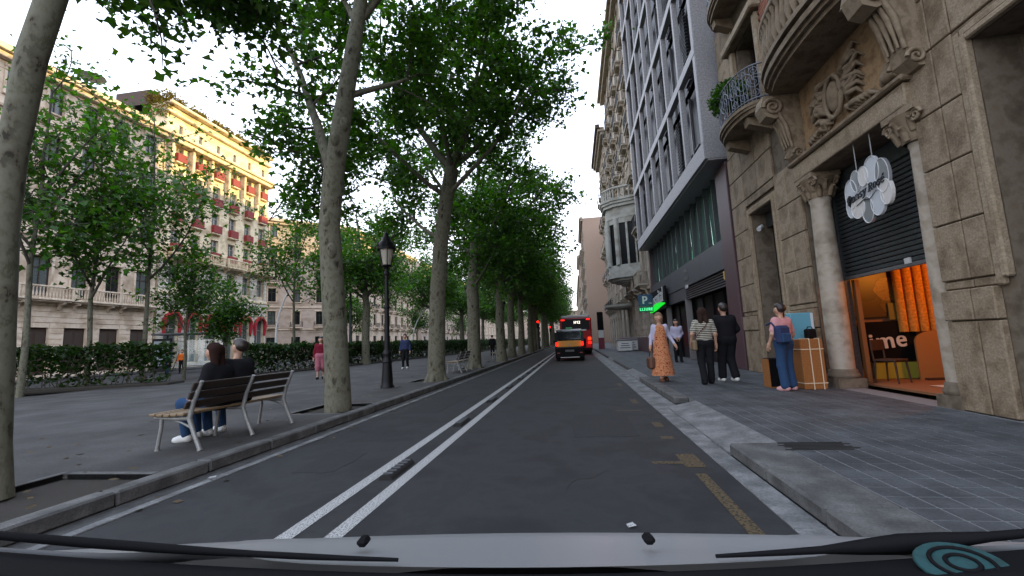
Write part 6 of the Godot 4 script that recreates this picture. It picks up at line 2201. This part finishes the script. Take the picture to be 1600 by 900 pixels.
	for q in [-1, 1]:
		var e := MB.new()
		e.ball(d.head + Vector3(0, 0.012, 0) * s + side * 0.032 * q + fwd * 0.082, Vector3.ONE * 0.012 * s, 5, 8)
		obj("eye", e, M.black, t)
	var mo := MB.new()
	mo.ball(d.head - Vector3(0, 0.055, 0) * s + fwd * 0.082, Vector3(0.024, 0.008, 0.01) * s, 5, 8)
	obj("mouth", mo, M.red_box, t)
	t.set_meta("joints", d)
	return t

func cloth(key: String, c: Color) -> StandardMaterial3D:
	var m := mat(key, lin(c.r, c.g, c.b), 0.9)
	if c.g > 0.05:
		m.rim_enabled = true
		m.rim = 0.15
	m.metallic_specular = 0.2
	m.heightmap_enabled = true
	m.heightmap_texture = M.paving.albedo_texture
	m.heightmap_scale = 1.6
	m.uv1_triplanar = true
	m.uv1_scale = Vector3(1.6, 0.9, 1.6)
	return m

func make_people() -> void:
	var dark := cloth("dark_cloth", Color(0.012, 0.012, 0.014))
	var navy := cloth("navy_cloth", Color(0.03, 0.04, 0.09))
	var jeans := cloth("jeans", Color(0.025, 0.055, 0.12))
	var lilac := cloth("lilac_cloth", Color(0.42, 0.4, 0.52))
	var white_shoe := cloth("white_shoe", Color(0.6, 0.6, 0.58))
	var stripes := cloth("striped_cloth", Color(1, 1, 1))
	var im := Image.create(4, 32, false, Image.FORMAT_RGB8)
	for y in 32:
		im.fill_rect(Rect2i(0, y, 4, 1), Color(0.72, 0.7, 0.64) if y < 18 else Color(0.06, 0.06, 0.07))
	stripes.albedo_texture = ImageTexture.create_from_image(im)
	stripes.uv1_triplanar = true
	stripes.uv1_scale = Vector3.ONE * 24.0
	var floral := cloth("floral_cloth", Color(1, 1, 1))
	floral.albedo_texture = noise_tex(40, 0.035, 0, 1, 2, 512, FastNoiseLite.TYPE_SIMPLEX_SMOOTH, [[0.0, Color(0.4, 0.1, 0.06)], [0.3, Color(0.55, 0.16, 0.1)], [0.36, Color(0.78, 0.6, 0.44)], [0.46, Color(0.74, 0.52, 0.36)], [0.5, Color(0.36, 0.17, 0.1)], [0.56, Color(0.8, 0.63, 0.46)], [0.64, Color(0.68, 0.3, 0.18)], [0.72, Color(0.8, 0.62, 0.45)], [1.0, Color(0.5, 0.14, 0.1)]])
	floral.uv1_triplanar = true
	floral.uv1_scale = Vector3.ONE * 0.75
	# 1 woman in the flowered dress, walking towards the camera
	var p := person("person in a long flowered dress and pale cardigan walking towards the camera", Vector3(2.2, 0.13, -11.7), 0.0, 1.74,
		{"knee_l": Vector3(-0.08, 0.5, 0.1), "ankle_l": Vector3(-0.07, 0.09, 0.12), "knee_r": Vector3(0.09, 0.5, 0.0), "ankle_r": Vector3(0.09, 0.1, -0.14), "sh_l": Vector3(-0.145, 1.39, 0), "sh_r": Vector3(0.145, 1.39, 0), "el_r": Vector3(0.24, 1.14, -0.04), "wr_r": Vector3(0.33, 0.92, 0.08), "el_l": Vector3(-0.22, 1.13, -0.04), "wr_l": Vector3(-0.26, 0.9, 0.0)},
		{"top": lilac, "top_name": "cardigan", "loose": 0.004, "shoe": cloth("sandal", Color(0.12, 0.05, 0.03)), "slim": 0.92, "hair": cloth("fair_hair", Color(0.2, 0.14, 0.09)), "long_hair": 0.16, "fwd": Vector3(0, 0, 1)})
	var dr := MB.new()
	var rows := []
	for j in 12:
		var f := j / 11.0
		var row := []
		for k in 40:
			var a := TAU * k / 40
			var r := lerpf(0.14, 0.26, pow(f, 0.8)) * (1.0 + 0.09 * f * sin(a * 7.0 + f * 2.0) + 0.05 * f * sin(a * 3.0))
			row.append(dr.vert(Vector3(cos(a) * r * 1.08, 1.1 - f * 0.94, sin(a) * r * 0.9 + 0.02), Vector3(cos(a), 0.15, sin(a))))
		rows.append(row)
	for j in 11:
		for k in 40:
			dr.squad(rows[j][k], rows[j][(k + 1) % 40], rows[j + 1][(k + 1) % 40], rows[j + 1][k])
	obj("skirt", dr, floral, p)
	var bod := flesh([[Vector3(-0.06, 1.1, 0.035), Vector3(-0.05, 1.36, 0.05), 0.1, 0.08], [Vector3(0.06, 1.1, 0.035), Vector3(0.05, 1.36, 0.05), 0.1, 0.08]], 0.024, 0.05)
	obj("bodice", bod, floral, p)
	var bag := thing("shoulder_bag", "brown leather bag carried low by the person in the flowered dress", "bag", Vector3(1.92, 0.45, -11.66), 0.2)
	var bm := MB.new()
	bm.cbox(Vector3(0, 0.16, 0), Vector3(0.16, 0.32, 0.3), 0.05)
	obj("pouch", bm, mat("leather", lin(0.09, 0.035, 0.018), 0.5), bag)
	bm = MB.new()
	bm.tube([Vector3(0, 0.3, -0.11), Vector3(0.0, 0.46, -0.03), Vector3(0.0, 0.46, 0.03), Vector3(0, 0.3, 0.11)], [0.012, 0.012, 0.012, 0.012], 6)
	obj("handle", bm, M.leather, bag)
	# 2 man with clasped hands before the entrance
	person("person in a white shirt and dark trousers standing with clasped hands by the entrance", Vector3(4.35, 0.13, -19.4), 0.0, 1.8,
		{"el_l": Vector3(-0.225, 1.14, -0.04), "wr_l": Vector3(-0.05, 0.98, 0.17), "el_r": Vector3(0.225, 1.14, -0.04), "wr_r": Vector3(0.05, 0.98, 0.17)},
		{"top": lilac, "bottom": dark, "shoe": dark, "fwd": Vector3(0, 0, 1), "hand_dir": Vector3(0, -0.8, 0.2).normalized()})
	# 3 striped top, seen from behind
	var st := person("person with long dark hair in a striped top, seen from behind", Vector3(3.02, 0.13, -10.75), PI, 1.76,
		{"knee_l": Vector3(-0.1, 0.5, 0.06), "ankle_l": Vector3(-0.11, 0.09, 0.1), "knee_r": Vector3(0.1, 0.5, 0.02), "ankle_r": Vector3(0.1, 0.1, -0.12), "el_r": Vector3(0.27, 1.15, -0.06), "wr_r": Vector3(0.27, 0.93, 0.08)},
		{"top": stripes, "bottom": dark, "shoe": dark, "sleeve": 1, "long_hair": 0.24, "slim": 0.98, "hair": cloth("brown_hair", Color(0.03, 0.018, 0.014)), "fwd": Vector3(0, 0, 1), "flare": 1.5, "leg_loose": 0.02})
	var hb := thing("handbag", "small tan crossbody bag at the hip of the person in stripes", "bag", Vector3(2.76, 0.92, -10.66), 0.1)
	bm = MB.new()
	bm.cbox(Vector3(0, 0.12, 0), Vector3(0.1, 0.24, 0.2), 0.03)
	obj("pouch", bm, mat("tan_leather", lin(0.16, 0.11, 0.06), 0.5), hb)
	bm = MB.new()
	bm.tube([Vector3(0.0, 0.24, 0), Vector3(0.1, 0.4, 0.09), Vector3(0.26, 0.55, 0.08), Vector3(0.36, 0.68, 0.04), Vector3(0.4, 0.72, -0.06)], [0.011, 0.011, 0.011, 0.011, 0.011], 6)
	obj("strap", bm, M.leather, hb)
	# 4 companion in black
	person("person in black with white shoes walking away beside the striped top", Vector3(3.62, 0.13, -11.1), PI + 0.15, 1.86,
		{"knee_l": Vector3(-0.1, 0.5, 0.08), "ankle_l": Vector3(-0.12, 0.1, -0.04), "knee_r": Vector3(0.1, 0.5, 0.08), "ankle_r": Vector3(0.1, 0.09, 0.12), "el_l": Vector3(-0.27, 1.16, 0.02), "wr_l": Vector3(-0.2, 1.0, 0.2), "el_r": Vector3(0.27, 1.16, 0.02), "wr_r": Vector3(0.2, 1.0, 0.2)},
		{"top": dark, "top_name": "jacket", "bottom": dark, "shoe": white_shoe, "slim": 1.12, "fwd": Vector3(0, 0, 1), "loose": 0.03, "leg_loose": 0.03, "flare": 1.6, "leg_to": 0.9})
	# 5 person with a backpack beside the boxes
	person("person in a pink shirt and jeans standing by the strapped box", Vector3(4.08, 0.13, -9.25), PI + 0.5, 1.68,
		{"el_r": Vector3(0.28, 1.14, 0.0), "wr_r": Vector3(0.26, 0.92, 0.12), "el_l": Vector3(-0.28, 1.12, 0.0), "wr_l": Vector3(-0.3, 0.9, 0.1)},
		{"top": cloth("pink_cloth", Color(0.5, 0.25, 0.26)), "bottom": jeans, "shoe": cloth("pink_shoe", Color(0.55, 0.3, 0.3)), "sleeve": 1, "fwd": Vector3(0, 0, 1), "flare": 1.7, "leg_loose": 0.022})
	var bp := thing("backpack", "dark blue backpack worn by the person beside the boxes", "backpack", Vector3(4.03, 1.05, -9.04), 0.3)
	bm = MB.new()
	bm.cbox(Vector3(-0.05, 0.17, 0), Vector3(0.28, 0.36, 0.15), 0.05)
	obj("pack", bm, navy, bp)
	bm = MB.new()
	bm.cbox(Vector3(-0.05, 0.11, 0.09), Vector3(0.2, 0.18, 0.05), 0.02)
	obj("pocket", bm, jeans, bp)
	for x in [-0.15, 0.07]:
		bm = MB.new()
		bm.tube([Vector3(x, 0.1, -0.08), Vector3(x, 0.33, -0.06), Vector3(x, 0.41, -0.14), Vector3(x, 0.37, -0.28)], [0.018, 0.018, 0.018, 0.018], 6)
		obj("strap", bm, navy, bp)
	# 6, 7 couple on the bench, backs to the road
	var sit := {"pelvis": Vector3(0, 0.56, 0), "waist": Vector3(0, 0.7, 0.0), "chest": Vector3(0, 0.93, 0.02), "neck": Vector3(0, 1.08, 0.04), "head": Vector3(0.0, 1.22, 0.07), "hip_l": Vector3(-0.1, 0.55, 0.03), "hip_r": Vector3(0.1, 0.55, 0.03), "knee_l": Vector3(-0.12, 0.53, 0.46), "knee_r": Vector3(0.11, 0.53, 0.46), "ankle_l": Vector3(-0.14, 0.09, 0.42), "ankle_r": Vector3(0.13, 0.09, 0.36), "sh_l": Vector3(-0.18, 1.01, 0.02), "sh_r": Vector3(0.18, 1.01, 0.02), "el_l": Vector3(-0.27, 0.76, 0.06), "el_r": Vector3(0.27, 0.76, 0.06), "wr_l": Vector3(-0.16, 0.63, 0.27), "wr_r": Vector3(0.16, 0.63, 0.27)}
	var sit2 := sit.duplicate()
	sit2.head = Vector3(0.07, 1.23, 0.06)
	person("seated person with long dark hair on the bench, left of the couple", Vector3(-5.08, 0.125, -5.62), -PI / 2 + 0.1, 1.7, sit2, {"top": dark, "top_name": "coat", "bottom": jeans, "shoe": white_shoe, "long_hair": 0.34, "hair": cloth("auburn_hair", Color(0.025, 0.012, 0.01)), "fwd": Vector3(0, 0, 1), "loose": 0.03, "slim": 1.05})
	var sit3 := sit.duplicate()
	sit3.head = Vector3(-0.06, 1.24, 0.05)
	person("seated person in a black jacket on the bench, right of the couple", Vector3(-5.08, 0.125, -5.95), -PI / 2 - 0.12, 1.76, sit3, {"top": dark, "top_name": "jacket", "bottom": jeans, "shoe": white_shoe, "fwd": Vector3(0, 0, 1), "loose": 0.032, "slim": 1.12})
	# walkers on the promenade
	person("person in a red top and pink skirt half hidden by the second plane tree's trunk", Vector3(-10.4, 0.13, -16.6), 0.4, 1.7, {"knee_l": Vector3(-0.09, 0.5, 0.1), "ankle_l": Vector3(-0.09, 0.09, 0.14), "ankle_r": Vector3(0.09, 0.1, -0.14)}, {"top": cloth("crimson", Color(0.14, 0.012, 0.025)), "bottom": cloth("pink_skirt", Color(0.3, 0.1, 0.13)), "leg_to": 0.25, "leg_loose": 0.05, "shoe": dark, "long_hair": 0.25, "fwd": Vector3(0, 0, 1)})
	person("person in dark blue clothes walking on the promenade beside the nearest lamp", Vector3(-8.9, 0.13, -21.9), 0.1, 1.8, {"knee_l": Vector3(-0.09, 0.5, 0.08), "ankle_l": Vector3(-0.09, 0.09, 0.1), "ankle_r": Vector3(0.09, 0.1, -0.1)}, {"top": navy, "bottom": dark, "shoe": white_shoe, "fwd": Vector3(0, 0, 1)})
	person("distant person in black walking between the fourth and fifth plane trees", Vector3(-7.4, 0.13, -38.5), PI, 1.8, {"ankle_l": Vector3(-0.09, 0.09, 0.14), "ankle_r": Vector3(0.09, 0.1, -0.12)}, {"top": dark, "bottom": dark, "shoe": dark, "fwd": Vector3(0, 0, 1)})
	person("distant person in orange waiting at the bus shelter", Vector3(-29.3, 0.0, -28.8), 0.6, 1.75, {}, {"top": cloth("orange_cloth", Color(0.55, 0.12, 0.02)), "bottom": dark, "shoe": dark, "fwd": Vector3(0, 0, 1)})
	person("distant person in green waiting at the bus shelter", Vector3(-30.3, 0.0, -28.6), -0.3, 1.7, {}, {"top": cloth("green_cloth", Color(0.04, 0.16, 0.1)), "bottom": navy, "shoe": dark, "fwd": Vector3(0, 0, 1)})
